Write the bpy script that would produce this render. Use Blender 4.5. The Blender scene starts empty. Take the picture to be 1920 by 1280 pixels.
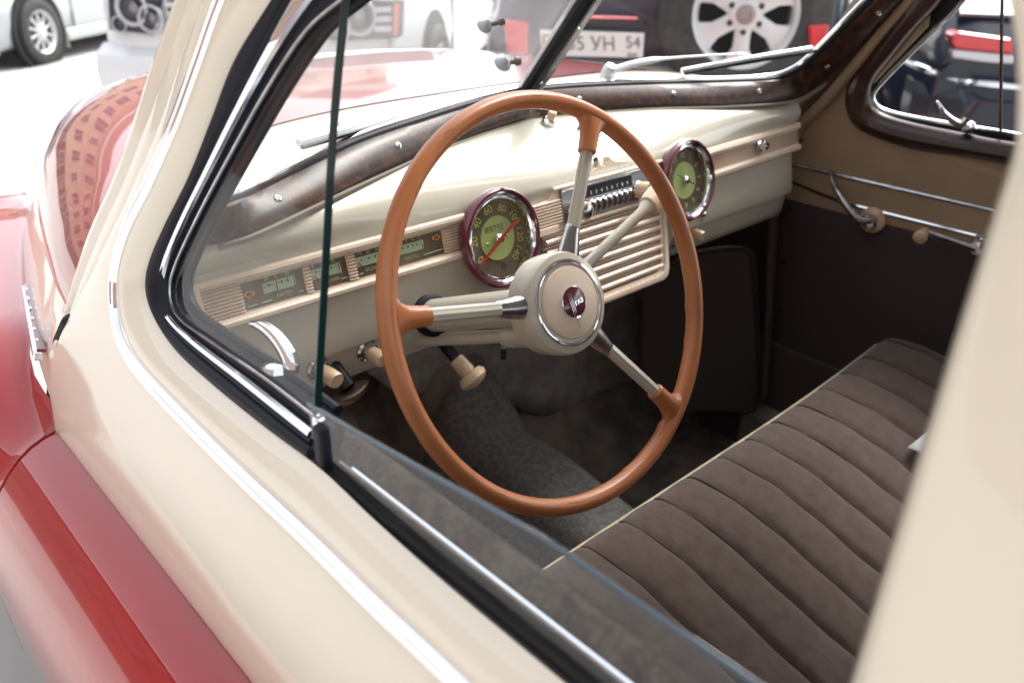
import bpy, bmesh, math, random
import numpy as np
from mathutils import Vector, Matrix
random.seed(7)
rng = np.random.default_rng(7)
SC = bpy.context.scene
COL = SC.collection
R = math.radians
GZ = -1.05            # ground level: the origin is the middle of the dashboard

# ------------------------------------------------------------------ camera
CAM = (-0.9957, -0.83877, 0.40489)
YAW, PITCH, ROLL, FPX = 0.764383, 0.464561, 0.0234462, 1587.95
_f = np.array([math.sin(YAW)*math.cos(PITCH), math.cos(YAW)*math.cos(PITCH), -math.sin(PITCH)])
_r = np.cross(_f, [0, 0, 1.0]); _r /= np.linalg.norm(_r); _u = np.cross(_r, _f)
_r, _u = math.cos(ROLL)*_r+math.sin(ROLL)*_u, -math.sin(ROLL)*_r+math.cos(ROLL)*_u
cd = bpy.data.cameras.new('camera'); cam = bpy.data.objects.new('camera', cd); COL.objects.link(cam)
cam.matrix_world = Matrix(((_r[0], _u[0], -_f[0], CAM[0]), (_r[1], _u[1], -_f[1], CAM[1]), (_r[2], _u[2], -_f[2], CAM[2]), (0, 0, 0, 1)))
cd.sensor_fit = 'HORIZONTAL'; cd.sensor_width = 36; cd.lens = FPX/1920*36
cd.clip_start = 0.02; cd.clip_end = 500
cd.dof.use_dof = True; cd.dof.focus_distance = 0.95; cd.dof.aperture_fstop = 5.0
SC.camera = cam

# ------------------------------------------------------------------ light: bright overcast day
SUN_EL, SUN_AZ = R(52), R(85)      # azimuth clockwise from +Y
w = bpy.data.worlds.new('World'); SC.world = w; w.use_nodes = True
nt = w.node_tree; nt.nodes.clear()
sky = nt.nodes.new('ShaderNodeTexSky'); sky.sky_type = 'NISHITA'; sky.sun_disc = False
sky.sun_elevation = SUN_EL; sky.sun_rotation = SUN_AZ; sky.air_density = 1.0; sky.dust_density = 4.0; sky.ozone_density = 1.0
hs = nt.nodes.new('ShaderNodeHueSaturation'); hs.inputs['Saturation'].default_value = 0.22
bg = nt.nodes.new('ShaderNodeBackground'); bg.inputs[1].default_value = 0.15
wo = nt.nodes.new('ShaderNodeOutputWorld')
nt.links.new(sky.outputs[0], hs.inputs['Color']); nt.links.new(hs.outputs[0], bg.inputs[0]); nt.links.new(bg.outputs[0], wo.inputs[0])
ld = bpy.data.lights.new('sun', 'SUN'); ld.energy = 1.0; ld.angle = R(25); ld.color = (1.0, 0.97, 0.92)
sun = bpy.data.objects.new('sun', ld); COL.objects.link(sun)
sd = Vector((math.sin(SUN_AZ)*math.cos(SUN_EL), math.cos(SUN_AZ)*math.cos(SUN_EL), math.sin(SUN_EL)))
sun.rotation_euler = (-sd).to_track_quat('-Z', 'Y').to_euler()
SC.view_settings.view_transform = 'Standard'; SC.view_settings.look = 'None'
SC.view_settings.exposure = 1.78; SC.view_settings.gamma = 1.0; SC.view_settings.use_curve_mapping = False
SC.cycles.max_bounces = 12; SC.cycles.transparent_max_bounces = 24; SC.cycles.glossy_bounces = 5
SC.cycles.use_denoising = True
SC.cycles.sample_clamp_indirect = 6

# ------------------------------------------------------------------ helpers
def V(*a): return np.array(a, float)
def nrm(a): a = np.asarray(a, float); return a/np.linalg.norm(a)
def ray(q): return _f+_r*(q[0]-960)/FPX-_u*(q[1]-640)/FPX
def pp(q, n, p0):
    """point of a real plane of the car (normal n through p0) that is seen at a spot of the photograph"""
    d = ray(q); c = np.array(CAM); n = np.array(n, float)
    return c+d*(((np.array(p0, float)-c)@n)/(d@n))
def ps(q, F, lo=0.2, hi=4.0):
    """point of a curved surface F(p)=0"""
    d = ray(q); c = np.array(CAM); a = F(c+d*lo)
    ts = np.linspace(lo, hi, 160); prev = lo
    for t in ts[1:]:
        b = F(c+d*t)
        if a*b <= 0:
            l, h = prev, t
            for _ in range(40):
                m = (l+h)/2
                if F(c+d*l)*F(c+d*m) <= 0: h = m
                else: l = m
            return c+d*l
        prev, a = t, b
    return c+d*hi
def spline(pts, n, closed=False):
    """smooth resample of a polyline (Catmull-Rom), n points, even arc length"""
    P = np.array(pts, float)
    if closed: Q = np.vstack([P[-1], P, P[0], P[1]])
    else: Q = np.vstack([2*P[0]-P[1], P, 2*P[-1]-P[-2]])
    out = []
    for i in range(1, len(Q)-2):
        for t in np.linspace(0, 1, 24, endpoint=False):
            a, b, c, d = Q[i-1], Q[i], Q[i+1], Q[i+2]
            out.append(.5*((2*b)+(c-a)*t+(2*a-5*b+4*c-d)*t*t+(3*b-a-3*c+d)*t**3))
    if not closed: out.append(Q[-2])
    else: out.append(out[0])
    out = np.array(out); s = np.r_[0, np.cumsum(np.linalg.norm(np.diff(out, axis=0), axis=1))]
    u = np.linspace(0, s[-1], n+1 if closed else n)
    o = np.stack([np.interp(u, s, out[:, k]) for k in range(out.shape[1])], 1)
    return o[:-1] if closed else o
def dense(pts, k):
    """matched resample: k points per control interval"""
    P = np.array(pts, float); Q = np.vstack([2*P[0]-P[1], P, 2*P[-1]-P[-2]]); out = []
    for i in range(1, len(Q)-2):
        for t in np.linspace(0, 1, k, endpoint=False):
            a, b, c, d = Q[i-1], Q[i], Q[i+1], Q[i+2]
            out.append(.5*((2*b)+(c-a)*t+(2*a-5*b+4*c-d)*t*t+(3*b-a-3*c+d)*t**3))
    out.append(P[-1]); return np.array(out)

class MB:
    def __init__(s): s.v = []; s.f = []
    def add(s, vs, fs):
        b = len(s.v); s.v += [tuple(map(float, p)) for p in vs]; s.f += [tuple(b+i for i in f) for f in fs]; return s
    def loft(s, rings, closed=False, capa=False, capb=False):
        n = len(rings[0]); vs = [p for r in rings for p in r]; fs = []
        for i in range(len(rings)-1):
            for j in range(n if closed else n-1):
                k = (j+1) % n; fs.append((i*n+j, i*n+k, (i+1)*n+k, (i+1)*n+j))
        if capa: fs.append(tuple(range(n))[::-1])
        if capb: fs.append(tuple((len(rings)-1)*n+j for j in range(n)))
        return s.add(vs, fs)
    def tube(s, pts, r, seg=10, closed=False, flat=1.0, ref=None, cap=True):
        P = np.array(pts, float); n = len(P); rr = np.broadcast_to(np.asarray(r, float), (n,)) if np.ndim(r) < 2 else r
        T = np.gradient(P, axis=0) if not closed else (np.roll(P, -1, 0)-np.roll(P, 1, 0))
        T /= np.linalg.norm(T, axis=1)[:, None]
        N = np.array(ref if ref is not None else ([0, 0, 1.] if abs(T[0][2]) < .9 else [1., 0, 0]), float)
        rings = []
        for i in range(n):
            if ref is not None: N = np.array(ref, float)
            N = N-T[i]*(N@T[i]); N /= np.linalg.norm(N); B = np.cross(T[i], N)
            a = np.linspace(0, 2*math.pi, seg, endpoint=False)
            rings.append(P[i]+rr[i]*(np.cos(a)[:, None]*N*flat+np.sin(a)[:, None]*B))
        if closed: rings.append(rings[0])
        return s.loft(rings, True, cap and not closed, cap and not closed)
    def lathe(s, prof, o, ax, seg=32, e=None, caps=True):
        """prof: (radius, height along ax)"""
        ax = nrm(ax); e1 = np.array(e, float) if e is not None else (np.array([0, 0, 1.]) if abs(ax[2]) < .9 else np.array([1., 0, 0]))
        e1 = nrm(e1-ax*(e1@ax)); e2 = np.cross(ax, e1); o = np.array(o, float)
        a = np.linspace(0, 2*math.pi, seg, endpoint=False); rings = []
        for r, h in prof:
            rings.append(o+ax*h+max(r, 1e-5)*(np.cos(a)[:, None]*e1+np.sin(a)[:, None]*e2))
        return s.loft(rings, True, caps, caps)
    def prism(s, poly, fn, d):
        """poly: 2D outline; fn maps (a,b) to 3D; d: extrusion vector"""
        A = [np.array(fn(*p)) for p in poly]; d = np.array(d, float); n = len(A)
        fs = [tuple(range(n)), tuple(range(2*n-1, n-1, -1))]+[(i, i+n, (i+1) % n+n, (i+1) % n) for i in range(n)]
        return s.add(A+[p+d for p in A], fs)
    def box(s, c, sz, ax=None):
        c = np.array(c, float); A = np.eye(3) if ax is None else np.array(ax, float); h = np.array(sz)/2
        vs = [c+A[0]*h[0]*i+A[1]*h[1]*j+A[2]*h[2]*k for i in(-1, 1) for j in(-1, 1) for k in(-1, 1)]
        return s.add(vs, [(0, 1, 3, 2), (4, 6, 7, 5), (0, 4, 5, 1), (2, 3, 7, 6), (0, 2, 6, 4), (1, 5, 7, 3)])
    def grid(s, fn, us, vs_):
        return s.loft([[fn(u, v) for v in vs_] for u in us])

WORLD = {}
def link(o, parent=None):
    COL.objects.link(o)
    if parent is not None:
        o.parent = parent; o.matrix_parent_inverse = WORLD[parent.name].inverted()
    WORLD[o.name] = o.matrix_basis.copy()
    return o
def build(name, mb, m, parent=None, smooth=35, bevel=0, solid=0, sub=0, label=None):
    me = bpy.data.meshes.new(name); me.from_pydata(mb.v, [], mb.f)
    bm = bmesh.new(); bm.from_mesh(me); bmesh.ops.remove_doubles(bm, verts=bm.verts, dist=1e-6)
    bmesh.ops.recalc_face_normals(bm, faces=bm.faces); bm.to_mesh(me); bm.free()
    if smooth:
        me.polygons.foreach_set('use_smooth', [True]*len(me.polygons)); me.set_sharp_from_angle(angle=R(smooth))
    me.materials.append(m); o = bpy.data.objects.new(name, me); link(o, parent)
    if solid:
        q = o.modifiers.new('thick', 'SOLIDIFY'); q.thickness = solid; q.offset = 0
    if bevel:
        q = o.modifiers.new('edge', 'BEVEL'); q.width = bevel; q.segments = 2; q.limit_method = 'ANGLE'; q.angle_limit = R(40)
        q.harden_normals = False
    if sub:
        q = o.modifiers.new('round', 'SUBSURF'); q.levels = sub; q.render_levels = sub
    if label: o['label'] = label
    return o
def empty(name, loc, label, cat, group=None, rz=0):
    o = bpy.data.objects.new(name, None); o.location = loc; o.rotation_euler = (0, 0, rz); o.empty_display_size = .1
    link(o); WORLD[o.name] = Matrix.Translation(loc) @ Matrix.Rotation(rz, 4, 'Z'); tag(o, label, cat, group); return o
def tag(o, label, cat, group=None):
    o['label'] = label; o['category'] = cat
    if group: o['group'] = group
    return o
def text(name, s, org, ax, ay, h, m, parent, depth=.0004, align='CENTER', weight=0):
    """lettering as a mesh: ax, ay = in-plane unit vectors"""
    c = bpy.data.curves.new(name, 'FONT'); c.body = s; c.size = h/.72; c.align_x = align; c.align_y = 'CENTER'; c.extrude = depth; c.offset = weight
    t = bpy.data.objects.new(name+'_src', c); COL.objects.link(t)
    me = bpy.data.meshes.new_from_object(t.evaluated_get(bpy.context.evaluated_depsgraph_get()))
    bpy.data.objects.remove(t); ax, ay = nrm(ax), nrm(ay); az = np.cross(ax, ay)
    me.transform(Matrix(((ax[0], ay[0], az[0], org[0]), (ax[1], ay[1], az[1], org[1]), (ax[2], ay[2], az[2], org[2]), (0, 0, 0, 1))))
    me.materials.clear(); me.materials.append(m); o = bpy.data.objects.new(name, me); return link(o, parent)

# ------------------------------------------------------------------ materials
def mat(name, col, rough=.5, metal=0, coat=0, col2=None, nscale=20, ndet=4, mix=(.4, .6), bump=0, bscale=200, sheen=0, spec=.5, stretch=None, croug=.03):
    m = bpy.data.materials.new(name); m.use_nodes = True; t = m.node_tree; b = t.nodes['Principled BSDF']
    b.inputs['Base Color'].default_value = (*col, 1); b.inputs['Roughness'].default_value = rough; b.inputs['Metallic'].default_value = metal
    b.inputs['Coat Weight'].default_value = coat; b.inputs['Coat Roughness'].default_value = croug; b.inputs['Specular IOR Level'].default_value = spec
    if sheen: b.inputs['Sheen Weight'].default_value = sheen; b.inputs['Sheen Roughness'].default_value = .45
    tc = t.nodes.new('ShaderNodeTexCoord'); src = tc.outputs['Object']
    if stretch:
        mp = t.nodes.new('ShaderNodeMapping'); mp.inputs['Scale'].default_value = stretch; t.links.new(src, mp.inputs[0]); src = mp.outputs[0]
    if col2:
        n = t.nodes.new('ShaderNodeTexNoise'); n.inputs['Scale'].default_value = nscale; n.inputs['Detail'].default_value = ndet
        t.links.new(src, n.inputs['Vector'])
        r = t.nodes.new('ShaderNodeValToRGB'); r.color_ramp.elements[0].position = mix[0]; r.color_ramp.elements[1].position = mix[1]
        r.color_ramp.elements[0].color = (*col, 1); r.color_ramp.elements[1].color = (*col2, 1)
        t.links.new(n.outputs['Fac'], r.inputs[0]); t.links.new(r.outputs[0], b.inputs['Base Color'])
    if bump:
        n = t.nodes.new('ShaderNodeTexNoise'); n.inputs['Scale'].default_value = bscale; n.inputs['Detail'].default_value = 3
        t.links.new(src, n.inputs['Vector']); k = t.nodes.new('ShaderNodeBump'); k.inputs['Strength'].default_value = bump; k.inputs['Distance'].default_value = .002
        t.links.new(n.outputs['Fac'], k.inputs['Height']); t.links.new(k.outputs[0], b.inputs['Normal'])
    return m
def glass(name, tint=(.97, .98, .98), dust=0.0, dcol=(.75, .77, .78), nscale=6, refl=1.0, lo=.3):
    m = bpy.data.materials.new(name); m.use_nodes = True; t = m.node_tree; t.nodes.clear()
    o = t.nodes.new('ShaderNodeOutputMaterial'); tr = t.nodes.new('ShaderNodeBsdfTransparent'); tr.inputs[0].default_value = (*tint, 1)
    gl = t.nodes.new('ShaderNodeBsdfGlossy'); gl.inputs['Roughness'].default_value = 0.0
    fr = t.nodes.new('ShaderNodeFresnel'); fr.inputs[0].default_value = 1.5; mx = t.nodes.new('ShaderNodeMixShader')
    mu = t.nodes.new('ShaderNodeMath'); mu.operation = 'MULTIPLY'; mu.inputs[1].default_value = refl
    geo = t.nodes.new('ShaderNodeNewGeometry')
    io = t.nodes.new('ShaderNodeMapRange'); io.inputs[3].default_value = 1.5; io.inputs[4].default_value = 1/1.5
    t.links.new(geo.outputs['Backfacing'], io.inputs[0]); t.links.new(io.outputs[0], fr.inputs[0])
    t.links.new(fr.outputs[0], mu.inputs[0]); t.links.new(mu.outputs[0], mx.inputs[0]); t.links.new(tr.outputs[0], mx.inputs[1]); t.links.new(gl.outputs[0], mx.inputs[2])
    last = mx.outputs[0]
    if dust:
        df = t.nodes.new('ShaderNodeBsdfTranslucent'); df.inputs[0].default_value = (*dcol, 1)
        d2 = t.nodes.new('ShaderNodeBsdfDiffuse'); d2.inputs[0].default_value = (*dcol, 1)
        m3 = t.nodes.new('ShaderNodeMixShader'); m3.inputs[0].default_value = .35; t.links.new(df.outputs[0], m3.inputs[1]); t.links.new(d2.outputs[0], m3.inputs[2])
        tc = t.nodes.new('ShaderNodeTexCoord'); n = t.nodes.new('ShaderNodeTexNoise'); n.inputs['Scale'].default_value = nscale; n.inputs['Detail'].default_value = 6
        t.links.new(tc.outputs['Object'], n.inputs['Vector'])
        mr = t.nodes.new('ShaderNodeMapRange'); mr.inputs[1].default_value = lo; mr.inputs[2].default_value = .75; mr.inputs[3].default_value = dust*.35; mr.inputs[4].default_value = dust*1.4
        t.links.new(n.outputs['Fac'], mr.inputs[0]); m2 = t.nodes.new('ShaderNodeMixShader')
        t.links.new(mr.outputs[0], m2.inputs[0]); t.links.new(last, m2.inputs[1]); t.links.new(m3.outputs[0], m2.inputs[2]); last = m2.outputs[0]
    t.links.new(last, o.inputs[0]); return m

M = dict(
    cream=mat('cream_paint', (.74, .67, .545), .35, coat=.9, col2=(.71, .64, .515), nscale=3),
    dash=mat('grey_cream_paint', (.57, .53, .43), .32, coat=.8, col2=(.54, .50, .40), nscale=4),
    ivory=mat('ivory_plastic', (.80, .655, .52), .38, col2=(.74, .58, .44), nscale=14, coat=.15),
    knob=mat('aged_ivory', (.72, .55, .37), .35, coat=.3, col2=(.6, .42, .25), nscale=40),
    tan=mat('terracotta_plastic', (.54, .20, .075), .36, coat=.15, col2=(.42, .14, .048), nscale=13, ndet=7, mix=(.35, .72), bump=.08, bscale=70),
    wear=mat('dark_grain', (.10, .03, .012), .6),
    spoke=mat('spoke_paint', (.55, .515, .425), .35, coat=.4),
    red=mat('red_paint', (.33, .005, .008), .25, coat=1.0, col2=(.30, .0045, .007), nscale=3, spec=.2),
    hood=mat('hood_paint', (.24, .010, .012), .3, coat=1.0, spec=.2),
    burg=mat('burgundy_enamel', (.115, .004, .024), .2, coat=1.0),
    chrome=mat('chrome', (.86, .87, .90), .09, 1.0),
    oldchrome=mat('dull_chrome', (.55, .55, .57), .22, 1.0, col2=(.40, .40, .42), nscale=60),
    steel=mat('grey_steel', (.28, .28, .29), .35, .9),
    rubber=mat('black_rubber', (.008, .010, .017), .48, bump=.12, bscale=90, spec=.22),
    felt=mat('black_felt', (.014, .012, .011), .95),
    black=mat('black_void', (.006, .006, .006), .8),
    slot=mat('slot_brown', (.05, .035, .026), .8),
    dark=mat('dark_metal', (.02, .02, .022), .35, .4),
    dial=mat('dial_brown', (.115, .085, .055), .75, 0, col2=(.19, .15, .10), nscale=12, spec=.2),
    dialgreen=mat('dial_green', (.42, .50, .16), .5),
    lcd=mat('gauge_green', (.34, .44, .28), .5),
    num=mat('numeral_yellow', (.62, .58, .15), .5),
    lettering=mat('pale_lettering', (.42, .42, .30), .5),
    needle=mat('needle_red', (.45, .008, .008), .4),
    white=mat('white_print', (.75, .75, .72), .5),
    seat=mat('brown_velvet', (.092, .058, .046), .95, col2=(.140, .094, .076), nscale=55, ndet=14, mix=(.3, .72), bump=1.0, bscale=1300, sheen=.3, spec=.1),
    piping=mat('cream_piping', (.45, .39, .26), .6),
    carpet=mat('grey_carpet', (.15, .142, .133), .98, col2=(.22, .21, .20), nscale=110, ndet=6, bump=.8, bscale=420, spec=.1),
    flap=mat('grey_felt', (.32, .29, .265), .98, col2=(.42, .385, .35), nscale=25, bump=.6, bscale=500, spec=.1),
    floor=mat('dark_floor', (.16, .137, .122), .9, col2=(.26, .22, .19), nscale=14, spec=.15),
    cardark=mat('door_cloth', (.078, .058, .063), .95, bump=.2, bscale=700, spec=.1),
    leather=mat('tan_leatherette', (.40, .295, .195), .45, bump=.08, bscale=300, col2=(.36, .26, .165), nscale=7),
    kick=mat('brown_board', (.08, .058, .042), .7),
    garnish=mat('brown_garnish', (.035, .014, .010), .3, coat=.3, col2=(.055, .022, .014), nscale=12),
    headliner=mat('headliner', (.55, .51, .45), .9),
    ground=mat('concrete', (.43, .42, .40), .9, col2=(.34, .33, .315), nscale=.9, ndet=8, mix=(.35, .7), bump=.1, bscale=40),
    yellow=mat('ochre_plaster', (.62, .50, .37), .9, col2=(.56, .44, .31), nscale=.6),
    trimwhite=mat('white_plaster', (.7, .68, .64), .9),
    plinth=mat('dark_plinth', (.16, .08, .06), .9),
    winglass=mat('window_dark', (.09, .09, .10), .15),
)
# burl walnut for the mouldings
def burl(name, c0, c1, c2, sc):
    m = bpy.data.materials.new(name); m.use_nodes = True; t = m.node_tree; b = t.nodes['Principled BSDF']
    tc = t.nodes.new('ShaderNodeTexCoord'); n1 = t.nodes.new('ShaderNodeTexNoise'); n1.inputs['Scale'].default_value = sc; n1.inputs['Detail'].default_value = 7; n1.inputs['Distortion'].default_value = 1.6
    wv = t.nodes.new('ShaderNodeTexNoise'); wv.inputs['Scale'].default_value = sc*3.2; wv.inputs['Detail'].default_value = 5; wv.inputs['Distortion'].default_value = 2.5
    for q in(n1, wv): t.links.new(tc.outputs['Object'], q.inputs['Vector'])
    a = t.nodes.new('ShaderNodeMath'); a.operation = 'MULTIPLY_ADD'; a.inputs[1].default_value = .45
    t.links.new(wv.outputs['Fac'], a.inputs[0]); h = t.nodes.new('ShaderNodeMath'); h.operation = 'MULTIPLY'; h.inputs[1].default_value = .6
    t.links.new(n1.outputs['Fac'], h.inputs[0]); t.links.new(h.outputs[0], a.inputs[2])
    r = t.nodes.new('ShaderNodeValToRGB'); e = r.color_ramp.elements; e[0].position = .36; e[0].color = (*c0, 1); e[1].position = .66; e[1].color = (*c2, 1)
    k = e.new(.5); k.color = (*c1, 1); t.links.new(a.outputs[0], r.inputs[0]); t.links.new(r.outputs[0], b.inputs['Base Color'])
    b.inputs['Roughness'].default_value = .40; b.inputs['Coat Weight'].default_value = .12; b.inputs['Coat Roughness'].default_value = .2; b.inputs['Specular IOR Level'].default_value = .35
    return m
M['wood'] = burl('burl_walnut', (.008, .004, .0025), (.030, .0115, .006), (.085, .031, .012), 38)
M['sillwood'] = burl('worn_sill', (.035, .024, .017), (.085, .056, .04), (.16, .118, .09), 26)
for k_ in('red', 'hood'): M[k_].node_tree.nodes['Principled BSDF'].inputs['Coat IOR'].default_value = 1.62
_b = M['sillwood'].node_tree.nodes['Principled BSDF']; _b.inputs['Coat Weight'].default_value = 0; _b.inputs['Specular IOR Level'].default_value = .12; _b.inputs['Roughness'].default_value = .6
M['glass'] = glass('clear_glass', (.95, .97, .965), dust=.006, refl=.8)
M['glass_far'] = glass('far_door_glass', (.90, .92, .93), dust=.002, refl=.25)
M['gauge_glass'] = glass('gauge_glass', (.95, .95, .95), refl=.06)
M['screen_left'] = glass('dust_and_haze_screen', (.93, .95, .95), dust=.22, dcol=(.82, .81, .82), nscale=4, refl=.6)  # dust layer made heavier so it also carries the reflected sky haze
M['screen_right'] = glass('screen', (.93, .95, .95), dust=.010, nscale=4, refl=.22)
M['edgeglass'] = mat('glass_edge', (.004, .024, .026), .2, coat=.25)
M['sideglass'] = glass('side_glass', (.80, .86, .90), dust=.02, refl=1.0)
M['edgetop'] = mat('glass_top_edge', (.05, .08, .105), .25, coat=.5)
M['wsilver'] = mat('silver_wiper', (.80, .81, .82), .3, .2)
M['cupclear'] = mat('clear_pvc', (.45, .50, .55), .2, coat=.5)
M['cupgrey'] = mat('grey_knob', (.16, .14, .13), .4)
M['tanwelt'] = mat('grey_welt', (.20, .17, .14), .9, bump=.5, bscale=500)
# ================================================================== setting
def ground_sheet():
    mb = MB(); n = 60; xs = np.r_[np.linspace(-200, -16, 8), np.linspace(-14, 26, n), np.linspace(30, 220, 8)]
    ys = np.r_[np.linspace(-200, -16, 8), np.linspace(-14, 26, n), np.linspace(30, 220, 8)]
    H = lambda x, y: GZ+(.006*math.sin(x*1.3+y*.7)+.004*math.sin(x*3.1-y*2.2) if abs(x) < 26 and abs(y) < 26 else 0)
    mb.grid(lambda x, y: (x, y, H(x, y)), xs, ys); o = build('ground', mb, M['ground']); o['kind'] = 'structure'
ground_sheet()

# ochre house across the yard, behind the photographer's left (mirrored in the red paint)
def house(loc, rz, L, floors, label, wm, fm):
    root = empty('apartment_house', loc, label, 'building', rz=rz); T = WORLD[root.name]
    X = lambda s, d, z: tuple(T @ Vector((s, d, z)))
    mb = MB(); dep = 9; h = 3.1*floors+1.2
    A = [(-L/2, 0), (L/2, 0), (L/2, -dep), (-L/2, -dep)]
    mb.loft([[X(*p, 0) for p in A], [X(*p, h) for p in A]], True, True, True); build('wall', mb, wm, root, smooth=0)
    mb = MB(); mb.loft([[X(-L/2-.05, .06, 0), X(L/2+.05, .06, 0)], [X(-L/2-.05, .06, 2.6), X(L/2+.05, .06, 2.6)], [X(-L/2-.05, -.02, 2.6), X(L/2+.05, -.02, 2.6)]])
    build('plinth', mb, M['plinth'], root, smooth=0)
    mb = MB(); mb.loft([[X(-L/2-.4, .55, h-.5), X(L/2+.4, .55, h-.5)], [X(-L/2-.4, .55, h-.05), X(L/2+.4, .55, h-.05)], [X(-L/2-.4, -.3, h+.05), X(L/2+.4, -.3, h+.05)]]); build('cornice', mb, M['trimwhite'], root, smooth=0)
    mb = MB(); mb.loft([[X(-L/2-.4, .5, h), X(L/2+.4, .5, h)], [X(-L/2, -4, h+2.2), X(L/2, -4, h+2.2)], [X(-L/2-.4, -9.4, h), X(L/2+.4, -9.4, h)]]); build('roof', mb, M['plinth'], root, smooth=0)
    n = int(L/2.3)
    for k in range(floors):
        for i in range(n):
            s = -L/2+1.2+i*2.3; z = 1.3+3.1*k
            if k == 0: z = .7
            f = MB(); w2, hh = random.choice((.45, .62, .62, .8)), random.choice((1.5, 1.7, 1.8))
            for (a, b, c, d) in((-w2-.1, -.1, w2+.1, 0), (-w2-.1, hh, w2+.1, hh+.1), (-w2-.1, 0, -w2, hh), (w2, 0, w2+.1, hh), (-.035, 0, .035, hh)):
                o0 = .09
                f.loft([[X(s+a, o0, z+b), X(s+c, o0, z+b), X(s+c, o0, z+d), X(s+a, o0, z+d)], [X(s+a, .0, z+b), X(s+c, .0, z+b), X(s+c, .0, z+d), X(s+a, .0, z+d)]], True, True, False)
            fr = build('window', f, fm, root, smooth=0)
            g = MB(); g.add([X(s-w2, .065, z), X(s+w2, .065, z), X(s+w2, .065, z+hh), X(s-w2, .065, z+hh)], [(0, 1, 2, 3)]); build('pane', g, M['winglass'], fr, smooth=0)
house((-16, 6, GZ), R(-90), 48, 3, 'long dark brown house to the left of the cars, mirrored in the red door', mat('brown_plaster', (.15, .10, .08), .9, col2=(.12, .08, .065), nscale=.6), M['plinth'])
house((2, 46, GZ), R(180), 60, 3, 'ochre house with white framed windows ahead of the car, mirrored in the red bonnet', M['yellow'], M['trimwhite'])

# ================================================================== the vintage car
CAR = empty('vintage_car', (0, -.5, GZ), 'cream and red vintage car with brown steering wheel seen through its open driver window', 'car')
XC = -.035
def mx(p): return np.array([2*XC-p[0], p[1], p[2]])
def proj(p):
    d = np.array(p)-np.array(CAM); z = d@_f; return np.array([960+FPX*(d@_r)/z, 640-FPX*(d@_u)/z])

# ---- windscreen
def uu(x): return (x-XC)/.615
def gy(x, z): u = uu(x); return .145-.175*u*u-.8*(z-.158+.028*u*u)
def zb(x): return .158-.028*uu(x)**2
def pw(z): return .61-.2*(z-.1)
Fg = lambda p: p[1]-gy(p[0], p[2])
inn = [mx(p) for p in[(-.045, .138, .158), (-.147, .128, .155), (-.264, .106, .150), (-.40, .072, .144)]]
inn += [ps(q, Fg, .6, 3) for q in[(1440, 151), (1490, 138), (1530, 110), (1590, 50), (1640, 0)]]
dv = inn[-1]-inn[-2]; inn += [inn[-1]+dv*1.2, inn[-1]+dv*2.6]
out = [mx(p) for p in[(-.047, .125, .121), (-.166, .103, .118), (-.288, .074, .114), (-.43, .03, .107)]]
out += [pp((1480, 189), [1, 0, 0], (.513, 0, 0)), pp((1530, 166), [1, 0, 0], (.560, 0, 0))]+[pp(q, [1, 0, .2], (.60, 0, .1)) for q in[(1580, 122), (1640, 57), (1690, 2)]]
dv = out[-1]-out[-2]; out += [out[-1]+dv*1.2, out[-1]+dv*2.6]
INN, OUT = dense(inn, 8), dense(out, 8)
inl = [mx(p) for p in inn[:4]]+[ps(q, Fg, .6, 3) for q in[(500, 351), (438, 376), (398, 386), (400, 366), (432, 312), (475, 243), (530, 160), (592, 74), (640, 12)]]
dv = inl[-1]-inl[-2]; inl += [inl[-1]+dv*1.2, inl[-1]+dv*2.6]
oul = [mx(p) for p in out[:4]]+[pp((500, 426), [0, 0, 1], (0, 0, .095)), pp((430, 450), [0, 0, 1], (0, 0, .090)), pp((372, 462), [0, 0, 1], (0, 0, .087))]
oul += [pp(q, [1, 0, -.2], (-.672, 0, .1)) for q in[(338, 425), (372, 335), (420, 245), (478, 155), (540, 68), (585, 5)]]
dv = oul[-1]-oul[-2]; oul += [oul[-1]+dv*1.2, oul[-1]+dv*2.6]
INL, OUL = dense(inl, 8), dense(oul, 8)
SCREEN = build('windscreen', MB().tube([(XC, gy(XC, z)-.004, z) for z in np.linspace(.150, .5, 9)], .011, 8, flat=1.0, ref=(1, 0, 0)), M['rubber'], CAR)
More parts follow.
